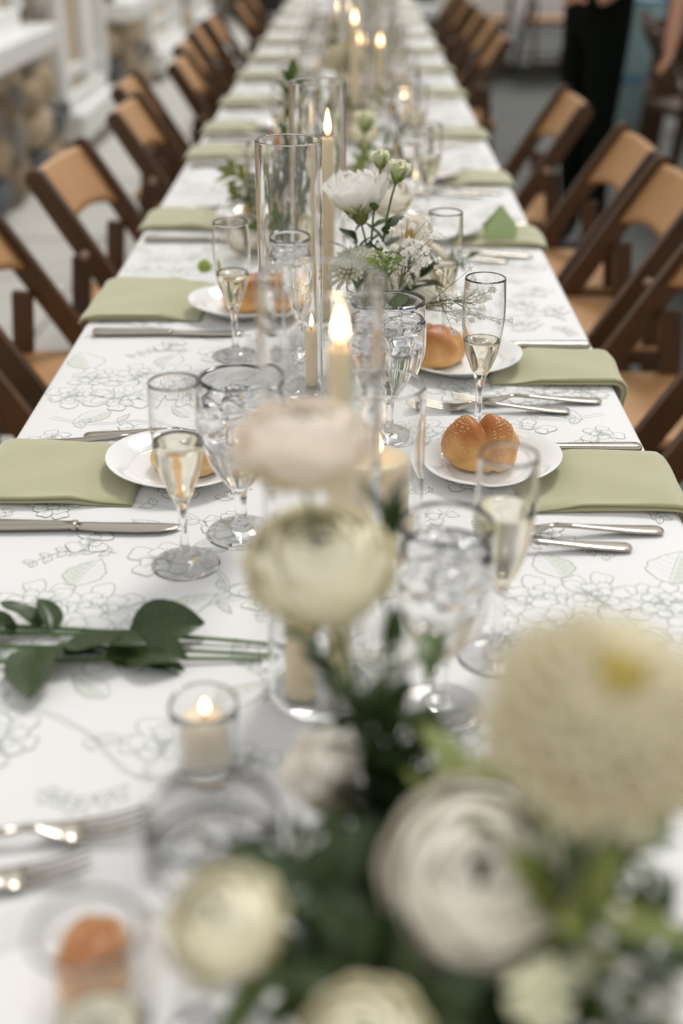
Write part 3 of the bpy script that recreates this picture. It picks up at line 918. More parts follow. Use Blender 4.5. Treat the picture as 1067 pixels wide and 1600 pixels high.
# window-side settings --------------------------------------------------------
plate(-.150, .500, 'white side plate partly cut off at the lower corner under the nearest flute')
roll('loaf', -.122, .522, 1.2, 'brown bread roll seen through the nearest champagne flute', sc=.72)
flute(-.083, .385, .128, 'champagne flute nearest the camera, in front of a brown roll')
goblet(-.040, .482, 'water goblet with a round bowl just in front of the votive candle', 7, 'goblet in front of the votive')
fork(-.305, .632, .16, 'shiny fork beside the votive candle, its tines towards the nearest goblet')
fork(-.332, .575, .24, 'shiny fork nearest the camera, just below the other fork by the votive')
napkin(-1, .205, 1.240, 'sage napkin under the white plate with the smooth golden bun', 0.025, 1, rz=-.03)
plate(-.170, 1.252, 'white side plate holding the smooth golden bun')
roll('bun', -.155, 1.250, .3, 'smooth golden bun with a few dark seeds on a white plate')
flute(-.133, 1.043, .133, 'champagne flute half full, standing by the smooth golden bun')
goblet(-.083, 1.109, 'water goblet between the golden bun and the taper candles', 7, 'goblet by the golden bun')
knife(-.372, 1.113, 0.0, 'silver table knife lying in front of the sage napkin with the golden bun plate')
fork(-.343, 1.328, .05, 'silver fork just beyond the golden bun plate, nearer the napkin')
fork(-.295, 1.352, .02, 'silver fork beyond the golden bun plate, farther from the napkin')
napkin(-1, .203, 1.895, 'sage napkin with a thick dark fold beside the half hidden roll', 0.012, 2, W=.20, rz=-.02)
plate(-.150, 1.845, 'white side plate behind the flute and the tall clear cylinder')
roll('loaf', -.135, 1.85, 1.0, 'brown roll half hidden behind a flute and the tall clear cylinder')
flute(-.137, 1.645, .122, 'champagne flute standing next to the tall empty-topped cylinder vase')
goblet(-.057, 1.65, 'water goblet seen through the tall cylinder with the short candle', 4, 'goblet behind the tall cylinder')
knife(-.358, 1.733, 0.0, 'silver table knife in front of the second sage napkin on the stone wall side')
LY = [2.43, 3.13, 3.48, 3.96, 4.55, 5.05, 5.65, 6.25, 6.9, 7.6]
for i, y in enumerate(LY):
    o = ORD[i + 2]
    napkin(-1, .212, y, 'sage napkin on the %s of the table, %s from the camera' % (WS, o), 0.012, 3 + i % 2, W=.145)
    knife(-.365, y - .155, 0.0, 'table knife in front of the %s sage napkin on the %s' % (o, WS))
    if i < 7:
        plate(-.165, y - .02, 'white side plate by the %s sage napkin on the %s' % (o, WS))
        roll('loaf' if i % 2 else 'bun', -.15, y - .02, i * .7, 'bread roll on the %s plate on the %s' % (o, WS))
        flute(-.138, y - .21, .13, 'champagne flute by the %s setting on the %s' % (o, WS))
        goblet(-.10, y - .15, 'water goblet by the %s setting on the %s' % (o, WS))
        fork(-.34, y + .08, 0.02, 'inner fork of the %s setting on the %s' % (o, WS)); fork(-.30, y + .108, 0.02, 'outer fork of the %s setting on the %s' % (o, WS))
# deck-side settings ----------------------------------------------------------
plate(.225, .765, 'white side plate half hidden behind the huge blurred dahlia')
flute(.156, .885, .143, 'champagne flute beside the iced goblet, in front of the sesame roll')
goblet(.102, .806, 'iced water goblet beside the blurred white flowers, next to a flute', 7, 'goblet beside the white flowers')
fork(.352, 1.114, PI + .06, 'silver fork in front of the sage napkin by the sesame roll, nearer the roll')
fork(.312, 1.077, PI + .02, 'silver fork in front of the sage napkin by the sesame roll, farther from the roll')
napkin(1, .215, 1.228, 'sage napkin beside the plate with the sesame knot roll', 0.03, 5, W=.138, rz=-.02)
plate(.190, 1.262, 'white side plate holding the sesame knot roll')
roll('knot', .176, 1.262, -.10, 'two-lobed golden knot roll sprinkled with sesame on a white plate', )
flute(.184, 1.381, .116, 'champagne flute in sharp focus with baby\'s breath behind it')
goblet(.078, 1.362, 'iced water goblet among the flower stems behind the pillar candle', 7, 'goblet among the flower stems')
knife(.372, 1.318, PI, 'silver table knife just beyond the sesame roll plate')
fork(.352, 1.471, PI + .04, 'silver fork in front of the second deck side napkin, nearer the plain roll')
fork(.306, 1.436, PI - .05, 'silver fork in front of the second deck side napkin, farther from the plain roll')
napkin(1, .215, 1.59, 'sage napkin drooping over the table edge beside the plain brown roll', 0.045, 6, W=.12, rz=.0)
plate(.186, 1.600, 'white side plate holding the plain brown roll behind the sharp flute')
roll('loaf', .140, 1.600, .35, 'plain brown bread roll behind the sharp flute', )
flute(.159, 1.704, .12, 'champagne flute behind the baby\'s breath, beyond the plain brown roll')
knife(.374, 1.682, PI, 'silver table knife beyond the plain brown roll')
RY_ = [2.30, 2.82, 3.39, 4.13, 4.72, 5.3, 5.9, 6.5, 7.1, 7.7]
for i, y in enumerate(RY_):
    o = ORD[i + 2]
    napkin(1, .225, y, 'sage napkin on the %s of the table, %s from the camera' % (DS, o), 0.012, 7 + i % 2, W=.125)
    knife(.372, y + .085, PI, 'table knife beyond the %s sage napkin on the %s' % (o, DS))
    fork(.352, y - .13, PI + .03, 'inner fork of the %s setting on the %s' % (o, DS)); fork(.306, y - .165, PI, 'outer fork of the %s setting on the %s' % (o, DS))
    if i < 7:
        plate(.195, y + .01, 'white side plate by the %s sage napkin on the %s' % (o, DS))
        if i: roll('loaf' if i % 2 else 'bun', .18, y + .01, i * .7, 'bread roll on the %s plate on the %s' % (o, DS))
        flute(.175, y + .125, .13, 'champagne flute by the %s setting on the %s' % (o, DS))
        goblet(.150, y + .195, 'water goblet by the %s setting on the %s' % (o, DS))
# folded card standing on the third deck-side napkin
cv = [(-.030, -.02, 0), (0, -.012, .058), (.030, -.02, 0), (0, -.026, -.0), (-.030, .03, 0), (0, .012, .058), (.030, .03, 0)]
b = MB()
for s in (-1, 1):
    b.add([(-.027, s * .022, 0), (.027, s * .022, 0), (.030, s * .016, .020), (0, s * .003, .058), (-.030, s * .016, .020), (-.027, s * .0235, 0), (.027, s * .0235, 0), (.030, s * .0175, .020), (0, s * .0045, .0585), (-.030, s * .0175, .020)],
          [(0, 1, 2, 3, 4), (9, 8, 7, 6, 5), (0, 5, 6, 1), (1, 6, 7, 2), (2, 7, 8, 3), (3, 8, 9, 4), (4, 9, 5, 0)])
tag(ob('place_card', b.mesh('place_card', M['card'], False), None, TM(.305, 2.275, T + .0125)), 'pale green folded card with a pointed top standing on a sage napkin', 'card')

# ------------------------------------------------------------------ candles and their glasses
def cyl_mesh(r, h, tk=.0028, base=.007):
    pr = [(0, 0), (r - .004, 0), (r - .003, 0), (r - .0008, .0008), (r, .003), (r, .004), (r, h * .33), (r, h * .66), (r, h - .002), (r, h - .0012), (r - .0006, h - .0002), (r - tk / 2, h), (r - tk + .0006, h - .0002), (r - tk, h - .0012), (r - tk, h - .002), (r - tk, h * .66), (r - tk, h * .33), (r - tk, base + .006), (r - tk, base + .004), (r - tk - .003, base), (r - tk - .005, base), (0, base)]
    return MB().lathe(pr, 64).mesh('cylinder_vase', M['glass'])
def cylinder(x, y, r, h, label, group=None):
    return tag(ob('cylinder_vase', cyl_mesh(r, h), None, TM(x, y, T + .0003)), label, 'vase', group)
flame_m = MB().lathe(smooth_prof([(0, 0), (.20, .06), (.33, .20), (.36, .33), (.29, .55), (.16, .80), (.06, .95), (0, 1.0)], 3), 20).mesh('flame', M['flame'])
def candle(x, y, z0, r, h, label, mat='wax', flame=(.0055, .034), lean=0.0, name='taper_candle', group=None):
    t = thing(name, label, 'candle', (x, y, T + z0), 0, group)
    b = MB().lathe([(0, 0), (r * 1.02, 0), (r * 1.02, .002), (r, h * .3), (r * .99, h * .7), (r * .98, h - .003), (r * .93, h - .0008), (r * .85, h), (r * .6, h - .0012), (r * .25, h - .0025), (0, h - .0028)], 32)
    ob('wax', b.mesh('wax', M[mat]), t)
    ob('wick', MB().tube([(0, 0, h - .004), (.0003, 0, h + .004), (.0012 + lean, 0, h + .0085)], [.0008, .0008, .0006], 6).mesh('wick', M['wick']), t)
    if flame:
        fw, fh = flame
        ob('flame', flame_m, t, TM(.001 + lean, 0, h + .003) @ RY(lean * 12) @ SC(fw / .36, fw / .36, fh))
    return t
B0 = .0075
cylinder(.008, .832, .0455, .352, 'tall clear cylinder nearest the camera, holding the bright burning candle')
candle(.021, .835, B0, .0092, .292, 'burning ivory candle inside the nearest tall clear cylinder', flame=(.0060, .031))
candle(-.010, .818, B0, .0120, .095, 'short stub added for the refracted foot of the tall candle inside the nearest cylinder', flame=(.003, .013), name='pillar_candle')  # added stub imitates the tall candle's base refracted in the glass
cylinder(-.049, 1.512, .041, .324, 'tall clear cylinder with a sharp rim beside the flute, holding a short candle')
candle(-.029, 1.520, B0, .0115, .076, 'short ivory candle low inside the sharp rimmed cylinder', flame=(.0038, .018))
cylinder(-.022, 1.805, .041, .352, 'tall clear cylinder holding the slender tall taper beside the lisianthus')
candle(-.008, 1.800, B0, .0098, .268, 'tall slender ivory taper burning beside the white lisianthus', flame=(.0046, .038), lean=-.0006)
cylinder(.058, 1.077, .0425, .178, 'short wide hurricane glass holding the pillar candle beside the sesame roll')
candle(.056, 1.077, B0, .031, .095, 'thick ivory pillar candle in the short hurricane glass', flame=(.0042, .025), name='pillar_candle')
vg = smooth_prof([(0, 0), (.021, 0), (.0225, .002), (.0232, .010), (.0245, .035), (.0262, .062)], 3) + smooth_prof([(.0258, .0632), (.0245, .0632), (.0225, .035), (.0212, .013), (.019, .0105), (0, .0102)], 3)
tag(ob('votive_glass', MB().lathe(vg, 48).mesh('votive_glass', M['frost']), None, TM(-.077, .726, T + .0003)), 'small clear votive glass standing alone on the cloth by the leafy stems', 'candle holder')
candle(-.077, .726, .0103, .0185, .042, 'small white votive candle burning in its little glass', mat='waxwhite', flame=(.0034, .013), name='votive_candle')
FARC = [(.028, 3.30, .038, .36, .30, 'tall'), (.048, 3.80, .038, .28, .20, 'middling'), (.102, 3.74, .038, .28, .20, 'shorter'), (.150, 3.15, .040, .20, .125, 'low'), (-.03, 4.9, .04, .3, .2, 'farthest'), (.06, 5.6, .04, .34, .25, 'most distant')]
FL = ['by the big white dahlia far down the table', 'among the far flames, in the middle', 'among the far flames, nearest the deck side', 'on its own beyond the baby\'s breath', 'beyond the cluster of far flames', 'at the far end of the flowers']
for (x, y, r, h, c, nm), wh in zip(FARC, FL):
    cylinder(x, y, r, h, 'clear cylinder vase %s' % wh)
    candle(x, y, B0, .0105, c - .02, 'ivory taper burning %s' % wh, flame=(.0062, .034))

# ------------------------------------------------------------------ plants
def petal_mesh(name, mat, W=.8, cup=.35, curl=.25, ruf=.0, seed=0, nu=6, nv=7, point=0.0, notch=0.0):
    """unit petal along +Y, width W, cupped and curling towards +Z"""
    r = random.Random(seed)
    ph = r.uniform(0, 6)
    v, f = [], []
    for j in range(nv + 1):
        t = j / nv
        wd = W / 2 * (math.sin(PI * min(.16 + .62 * t, 1)) ** .9) * (1 if t < .85 else (1 - ((t - .85) / .15) ** 2 * (.45 + .5 * point)))
        for i in range(nu + 1):
            u = i / nu * 2 - 1
            rf = ruf * t ** 2.5 * (math.sin(u * 6 + ph) + .6 * math.sin(u * 13 + 2 * ph))
            y = t * (1 - .10 * u * u * (1 + point) * t) + .35 * rf * (1 if j == nv else 0)
            z = cup * u * u * W * .5 * (0.4 + .6 * t) + curl * t * t + rf
            v.append((u * wd, y, z))
    for j in range(nv):
        for i in range(nu): a = j * (nu + 1) + i; f.append((a, a + 1, a + nu + 2, a + nu + 1))
    return me(name, v, f, mat)

WRAP = ((.50, 10, 3), (.61, 23, 3), (.71, 34, 4), (.80, 45, 4), (.88, 56, 5), (.94, 67, 5), (.99, 79, 6), (1.03, 92, 6))
def wrap_petal(mat, rk, top, n, flare, ruf, seed):
    """a petal wrapped round the bloom: patch of a squashed sphere from the base up to its own rim"""
    r = random.Random(seed)
    ph = r.uniform(0, 6)
    w_ = PI / n * 1.45
    v, f = [], []
    nu, nv = 8, 8
    for j in range(nv + 1):
        for i in range(nu + 1):
            u = i / nu * 2 - 1
            tp = top + 26 * u * u + 60 * ruf * math.sin(5 * u + ph)
            q = j / nv
            th = rad(158 + (tp - 158) * q)
            rr = rk * (1 + flare * q ** 4 + ruf * q ** 2 * math.sin(7 * u + ph) + .03 * u)
            v.append((rr * math.sin(th) * math.cos(u * w_), rr * math.sin(th) * math.sin(u * w_), .5 + rr * math.cos(th) * .80))
    for j in range(nv):
        for i in range(nu): a = j * (nu + 1) + i; f.append((a, a + 1, a + nu + 2, a + nu + 1))
    return me('petal', v, f, mat)
WP = {k: [[wrap_petal(M[m], rk, tp, n, fl * (.3 + .7 * L / 7), ru, L * 7 + q) for q in range(2)] for L, (rk, tp, n) in enumerate(WRAP)]
      for k, m, fl, ru in (('ranunculus', 'wrapwhite', .03, .015), ('rose', 'wrapwhite', .16, .03), ('butter', 'wrapbutter', .07, .04), ('candlelit', 'wrapcandlelit', .14, .05))}

def leaf_mesh(name, mat, W=.42, fold=.12, droop=.25, nv=8, wav=.02, seed=0):
    r = random.Random(seed)
    v, f = [], []
    ph = r.uniform(0, 6)
    for j in range(nv + 1):
        t = j / nv
        wd = W / 2 * math.sin(PI * (t ** .85)) ** .85 + .006
        for i, u in enumerate((-1, -.5, 0, .5, 1)):
            v.append((u * wd, t, fold * abs(u) * wd * 1.6 - droop * t * t + wav * math.sin(9 * t + ph + u) * abs(u)))
    for j in range(nv):
        for i in range(4): a = j * 5 + i; f.append((a, a + 1, a + 6, a + 5))
    return me(name, v, f, mat)

LEAF = {k2: [leaf_mesh('leaf', M[m], W, seed=s, droop=d) for s, (W, d) in enumerate(((.40, .2), (.5, .35), (.34, .1)))] for k2, m in (('g', 'leaf'), ('d', 'leafdark'), ('p', 'leafpale'))}
NARROW = {k2: leaf_mesh('leaf', M[m], .2, seed=9, droop=.18) for k2, m in (('g', 'leaf'), ('d', 'leafdark'), ('p', 'leafpale'))}

def frame(y, z):
    """matrix whose local Y runs along y and local Z near z"""
    y = Vector(y).normalized(); z = Vector(z)
    x = y.cross(z)
    if x.length < 1e-5: x = y.orthogonal()
    x.normalize(); z = x.cross(y)
    m = Matrix((x, y, z)).transposed().to_4x4()
    return m

def bez(p0, p1, p2, n=8):
    p0, p1, p2 = Vector(p0), Vector(p1), Vector(p2)
    return [p0 * (1 - t) ** 2 + p1 * 2 * t * (1 - t) + p2 * t * t for t in (i / n for i in range(n + 1))]

PET = {
    'lis': [petal_mesh('petal', M['lis'], .95, .30, .18, .055, s, 10, 9) for s in range(3)],
    'rose': [petal_mesh('petal', M['rose'], .95, .55, .42, .02, s, 6, 6) for s in range(3)],
    'roseflat': [petal_mesh('petal', M['rose'], .95, .35, .16, .03, s, 6, 6) for s in range(3)],
    'dahlc': [petal_mesh('petal', M['dahlcentre'], .3, .8, .45, .0, s, 4, 5, 1.0) for s in range(2)],
    'dahl': [petal_mesh('petal', M['dahl'], .40, .6, .16, .0, s, 4, 5, 1.0) for s in range(2)],
    'mum': [petal_mesh('petal', M['mum'], .22, .8, .22, .0, s, 2, 5, .8) for s in range(2)],
    'bud': [petal_mesh('petal', M['budp'], .8, .9, .35, .02, s, 6, 6, .4) for s in range(2)],
}
SEPAL = leaf_mesh('sepal', M['leafpale'], .22, droop=-.25, nv=5)
CALYX = MB().lathe(smooth_prof([(0, 0), (.12, .02), (.2, .14), (.24, .3), (.12, .38), (0, .40)], 3), 14).mesh('calyx', M['leafpale'])

def flower(name, label, c, ax, Rr, kind, foot, cat='flower', group=None, bend=None, leaves=0, stemr=.0016, seed=0, leafk='g', sep=5, leafrange=(.25, .7)):
    """c: middle of the bloom above the table, ax: the way it faces, foot: where the stem ends."""
    r = random.Random(seed)
    C = Vector(c) + Vector((0, 0, T)); F = Vector(foot) + Vector((0, 0, T))
    root = thing(name, label, cat, F, 0, group)
    A = Vector(ax).normalized()
    base = C - A * Rr * (.55 if kind not in ('dahl', 'mum') else .30)
    cal = base - A * Rr * .28
    mid = Vector(bend) + Vector((0, 0, T)) if bend else (cal - A * (cal - F).length * .5) * .6 + F * .4
    P = bez(F, mid, cal, 10)
    inv = TM(*(-F))
    ob('stem', MB().tube([p - F for p in P], [stemr * (1.15 - .3 * i / 10) for i in range(11)], 8).mesh('stem', M['stem']), root)
    G = inv @ TM(*cal) @ frame(A.orthogonal(), A) @ SC(Rr * .9)
    ob('calyx', CALYX, root, G)
    e1 = A.orthogonal().normalized(); e2 = A.cross(e1)
    def put(nm, mesh, az, el, ln, wid, off, cen):
        rd = e1 * math.cos(az) + e2 * math.sin(az)
        d = rd * math.cos(el) + A * math.sin(el)
        n = -rd * math.sin(el) + A * math.cos(el)
        m = inv @ TM(*(cen + rd * off)) @ frame(d, n) @ SC(ln * wid, ln, ln)
        return ob(nm, mesh, root, m)
    for k2 in range(sep): put('sepal', SEPAL, 2 * PI * k2 / max(sep, 1) + .3, rad(38), Rr * .75, 1, .05 * Rr, cal)
    if kind == 'lis':
        for L, (n, el, ln, of) in enumerate(((5, 40, 1.22, .10), (5, 56, 1.12, .08), (4, 72, .95, .05), (3, 84, .8, .02))):
            for k2 in range(n): put('petal', PET['lis'][r.randrange(3)], 2 * PI * k2 / n + L * .7 + r.uniform(-.15, .15), rad(el + r.uniform(-6, 6)), Rr * ln * r.uniform(.94, 1.06), 1.05, of * Rr, base)
    elif kind in WP:
        G2 = inv @ TM(*(base + A * Rr * .05)) @ frame(e1, A) @ SC(Rr)
        for L, (rk, tp, n) in enumerate(WRAP):
            for k2 in range(n):
                ob('petal', WP[kind][L][k2 % 2], root, G2 @ RZ(2 * PI * k2 / n + L * .8 + r.uniform(-.12, .12)) @ SC(1 + .012 * (k2 % 3)))
    elif kind in ('dahl', 'mum'):
        N = 170 if kind == 'dahl' else 130
        for i in range(N):
            q = (i + .5) / N
            el = rad(88 - 104 * q ** .62)
            ln = Rr * (.50 + .55 * q ** .6) * r.uniform(.94, 1.05)
            put('petal', PET['dahlc' if kind == 'dahl' and q < .16 else kind][i % 2], i * 2.39996, el, ln, 1.25 - .25 * q, .10 * Rr * q, base + A * Rr * .25 * (1 - q))
    elif kind == 'tulip':
        for L, (n, el, ln) in enumerate(((5, 66, 1.5), (4, 76, 1.5), (3, 86, 1.4))):
            for k2 in range(n): put('petal', PET['rose'][k2 % 3], 2 * PI * k2 / n + L * .6, rad(el), Rr * ln, .85, .1 * Rr, base)
    elif kind == 'bud':
        for L, (n, el, ln) in enumerate(((5, 68, 1.25), (4, 80, 1.25), (3, 88, 1.2))):
            for k2 in range(n): put('petal', PET['bud'][k2 % 2], 2 * PI * k2 / n + L * .6, rad(el), Rr * ln, 1.0, .12 * Rr * (2 - L) / 2, base - A * Rr * .1)
    elif kind == 'anemone':
        for L, (n, el, ln) in enumerate(((6, 15, 1.05), (6, 35, .95))):
            for k2 in range(n): put('petal', PET['roseflat'][k2 % 3], 2 * PI * k2 / n + L * .5, rad(el), Rr * ln, 1, .05 * Rr, base)
        ob('flower_centre', MB().lathe(smooth_prof([(0, 0), (.2, .02), (.24, .12), (.15, .2), (0, .22)], 3), 16).mesh('flower_centre', M['yolk']), root, inv @ TM(*base) @ frame(A.orthogonal(), A) @ SC(Rr))
    for k2 in range(leaves):
        t = leafrange[0] + (leafrange[1] - leafrange[0]) * (k2 + .5) / leaves
        i = min(int(t * 10), 9)
        p = P[i].lerp(P[i + 1], t * 10 - i)
        d = (P[i + 1] - P[i]).normalized()
        o1 = d.orthogonal().normalized(); o1.rotate(Matrix.Rotation(r.uniform(0, 6.28), 3, d))
        dr = (o1 + d * .7).normalized()
        ln = r.uniform(.03, .05)
        ob('leaf', LEAF[leafk][r.randrange(3)], root, inv @ TM(*p) @ frame(dr, d) @ SC(ln))
    return root

def leafy(name, label, pts, n, ln, leafk='g', stemr=.0014, seed=0, group=None, narrow=False, cat='foliage', stemm='stem', start=.2, spread=.8):
    """a leafy stem along the bezier pts (three points above the table)"""
    r = random.Random(seed)
    Q = [Vector(p) + Vector((0, 0, T)) for p in pts]
    F = Q[0]
    P = bez(*Q, 12)
    root = thing(name, label, cat, F, 0, group)
    inv = TM(*(-F))
    ob('stem', MB().tube([p - F for p in P], [stemr * (1.2 - .7 * i / 12) for i in range(13)], 7).mesh('stem', M[stemm]), root)
    for k2 in range(n):
        t = start + (1 - start) * (k2 + .5) / n
        i = min(int(t * 12), 11)
        p = P[i].lerp(P[i + 1], t * 12 - i)
        d = (P[i + 1] - P[i]).normalized()
        o1 = d.orthogonal().normalized(); o1.rotate(Matrix.Rotation(k2 * 2.4 + r.uniform(-.4, .4), 3, d))
        dr = (o1 * spread + d * .6 + Vector((0, 0, .15))).normalized()
        mm = NARROW[leafk] if narrow else LEAF[leafk][r.randrange(3)]
        ob('leaf', mm, root, inv @ TM(*p) @ frame(dr, d + Vector((0, 0, .6))) @ SC(ln * r.uniform(.75, 1.15)))
    return root

def floret_mesh(seed, n=16, s=1.0):
    r = random.Random(seed)
    b = MB()
    for i in range(n):
        zz = 1 - 1.5 * (i + .5) / n
        a = i * 2.4
        q = math.sqrt(max(0, 1 - zz * zz))
        d = Vector((q * math.cos(a), q * math.sin(a), zz)).normalized()
        o1 = d.orthogonal().normalized(); o1.rotate(Matrix.Rotation(r.uniform(0, 6), 3, d)); o2 = d.cross(o1)
        L = r.uniform(.8, 1.1)
        b.add([d * .15, d * .6 * L + o1 * .34, d * 1.0 * L + o2 * .1, d * .6 * L - o1 * .34, d * .75 * L + o2 * .25], [(0, 1, 4), (1, 2, 4), (2, 3, 4), (3, 0, 4)])
    return b.mesh('floret', M['gyp'])
FLO = [floret_mesh(i) for i in range(4)]
BUDM = MB().lathe(smooth_prof([(0, -1), (.7, -.6), (.9, 0), (.6, .7), (0, 1)], 2), 8).mesh('tiny_bud', M['gyp'])
def gyps(label, foot, mid, tip, n, spread, seed, fs=.0052, group=None, buds=10):
    """baby's breath: a wiry branching stem with small white florets"""
    r = random.Random(seed)
    F = Vector(foot) + Vector((0, 0, T)); Mi = Vector(mid) + Vector((0, 0, T)); Tp = Vector(tip) + Vector((0, 0, T))
    root = thing('babys_breath_sprig', label, 'flower', F, 0, group)
    P = bez(F, Mi, Tp, 10)
    b = MB().tube([p - F for p in P], [.0009 * (1.1 - .05 * i) for i in range(11)], 6)
    ends = []
    main = (Tp - F).normalized()
    for k2 in range(n):
        i = 5 + int(5 * k2 / n)
        p = P[min(i, 10)]
        q = Tp + Vector((r.gauss(0, 1), r.gauss(0, .8), r.gauss(0, 1))) * spread * .55 - main * spread * .5 * r.random()
        k3 = p.lerp(q, .5) + Vector((r.gauss(0, 1), r.gauss(0, 1), r.gauss(0, 1))) * spread * .12
        b.tube([p - F, k3 - F, q - F], [.0005, .0004, .0003], 5)
        ends.append(q)
        if k2 < buds:
            e2 = k3 + Vector((r.gauss(0, 1), r.gauss(0, 1), r.gauss(0, 1))) * spread * .25
            b.tube([k3 - F, e2 - F], [.00035, .00025], 4)
            ob('tiny_bud', BUDM, root, TM(*(e2 - F)) @ SC(.0013))
    ob('stem', b.mesh('stem', M['gyptwig']), root)
    for q in ends:
        ob('floret', FLO[r.randrange(4)], root, TM(*(q - F)) @ RZ(r.uniform(0, 6)) @ RX(r.uniform(-.8, .8)) @ SC(fs * r.uniform(.75, 1.15)))
    return root

def umbel(label, foot, mid, top, rad_, seed):
    """green filler head: forked pale twigs ending in small blunt buds"""
    r = random.Random(seed)
    F = Vector(foot) + Vector((0, 0, T)); Mi = Vector(mid) + Vector((0, 0, T)); Tp = Vector(top) + Vector((0, 0, T))
    root = thing('green_filler_flower', label, 'flower', F)
    P = bez(F, Mi, Tp, 10)
    ob('stem', MB().tube([p - F for p in P], [.0026 - .0001 * i for i in range(11)], 8).mesh('stem', M['stempale']), root)
    b = MB(); hb = MB()
    up = (Tp - Mi).normalized()
    for i in range(13):
        a = i * 2.4; q = math.sqrt((i + .5) / 13)
        d = Vector((math.cos(a) * q, math.sin(a) * q, .85 - .35 * q)).normalized()
        e1 = Tp + d * rad_ * r.uniform(.55, .75)
        b.tube([Tp - F, Tp.lerp(e1, .5) - F + Vector((0, 0, .001)), e1 - F], [.0009, .0008, .0007], 6)
        for k2 in range(6):
            d2 = (d + Vector((r.gauss(0, .6), r.gauss(0, .6), r.gauss(.15, .45)))).normalized()
            e2 = e1 + d2 * rad_ * r.uniform(.25, .42)
            b.tube([e1 - F, e2 - F], [.0006, .0005], 5)
            for k4 in range(3):
                d3 = (d2 + Vector((r.gauss(0, .6), r.gauss(0, .6), r.gauss(0, .5)))).normalized()
                e3 = e2 + d3 * .0035
                hb.tube([e2 - F, e2.lerp(e3, .6) - F, e3 - F], [.0004, .0010, .0005], 5)
    ob('umbel_twigs', b.mesh('umbel_twigs', M['stempale']), root, kind='stuff')
    ob('umbel_buds', hb.mesh('umbel_buds', M['filler']), root, kind='stuff')
    return root

def vase(label, x, y, r, h):
    pr = smooth_prof([(0, 0), (r * .72, 0), (r * .8, .002), (r, h * .3), (r * 1.02, h * .55), (r * .92, h * .9), (r * .95, h)], 3) + smooth_prof([(r * .95 - .0025, h), (r * .92 - .0025, h * .9), (r * 1.02 - .003, h * .55), (r - .003, h * .3), (r * .72, .010), (0, .008)], 3)
    return tag(ob('flower_vase', MB().lathe(pr, 40).mesh('flower_vase', M['glass']), None, TM(x, y, T + .0003)), label, 'vase')

# --- nearest arrangement
vase('low clear vase nearest the camera, full of white blooms and greenery', .055, .455, .042, .105)
def ft(i, n=14, cx=.055, cy=.455, q=.022):
    a = i * 2.4; k2 = q * math.sqrt((i % n + .5) / n)
    return (cx + k2 * math.cos(a), cy + k2 * math.sin(a), .0095)
flower('dahlia', 'huge blurred cream dahlia nearest the camera, over the edge of a plate', (.128, .372, .322), (.06, -.34, .94), .047, 'dahl', ft(0), seed=1)
flower('ranunculus', 'round pale ranunculus bloom facing the camera below the big dahlia', (.091, .425, .188), (-.05, -.60, .80), .0445, 'ranunculus', ft(1), seed=2, sep=4)
flower('carnation', 'creamy ruffled bloom in front of the nearest cylinder, lower of the two', (.013, .598, .256), (-.05, -.25, .96), .040, 'butter', ft(2), seed=3, bend=(.05, .56, .13), leaves=3)
flower('lisianthus', 'pale blush bloom high in front of the nearest candle, upper of the two', (.004, .612, .324), (.0, .02, 1), .034, 'candlelit', ft(3), seed=4, bend=(.045, .58, .17))
flower('cream_rosebud', 'half open cream bud standing before the nearest goblet', (-.021, .372, .211), (-.25, -.30, .9), .0235, 'butter', ft(4), seed=5, sep=5)
flower('lisianthus', 'long pale bud leaning below the two cream blooms', (.020, .512, .166), (-.30, -.15, .92), .030, 'tulip', ft(5), seed=6)
flower('lisianthus', 'pale green rosette low at the bottom edge beneath the ranunculus', (.112, .372, .168), (.10, -.55, .82), .021, 'bud', ft(6), seed=7)
flower('lisianthus', 'pale green rosette next to the one beneath the ranunculus, nearer the table edge', (.132, .395, .165), (.3, -.45, .8), .019, 'bud', ft(7), seed=17)
flower('ranunculus', 'yellow green bloom at the bottom edge of the nearest greenery', (.038, .352, .162), (-.10, -.45, .88), .026, 'butter', ft(8), seed=8)
flower('rose', 'small cream bud above the ranunculus against the dark leaves', (.085, .50, .180), (.15, -.15, .95), .016, 'bud', ft(9), seed=9)
flower('rosebud', 'small cream bud at the bottom edge left of the yellow green bloom', (-.012, .335, .165), (-.30, -.3, .8), .017, 'bud', ft(10), seed=10)
DK = 'deep green leafy sprig in the nearest arrangement'
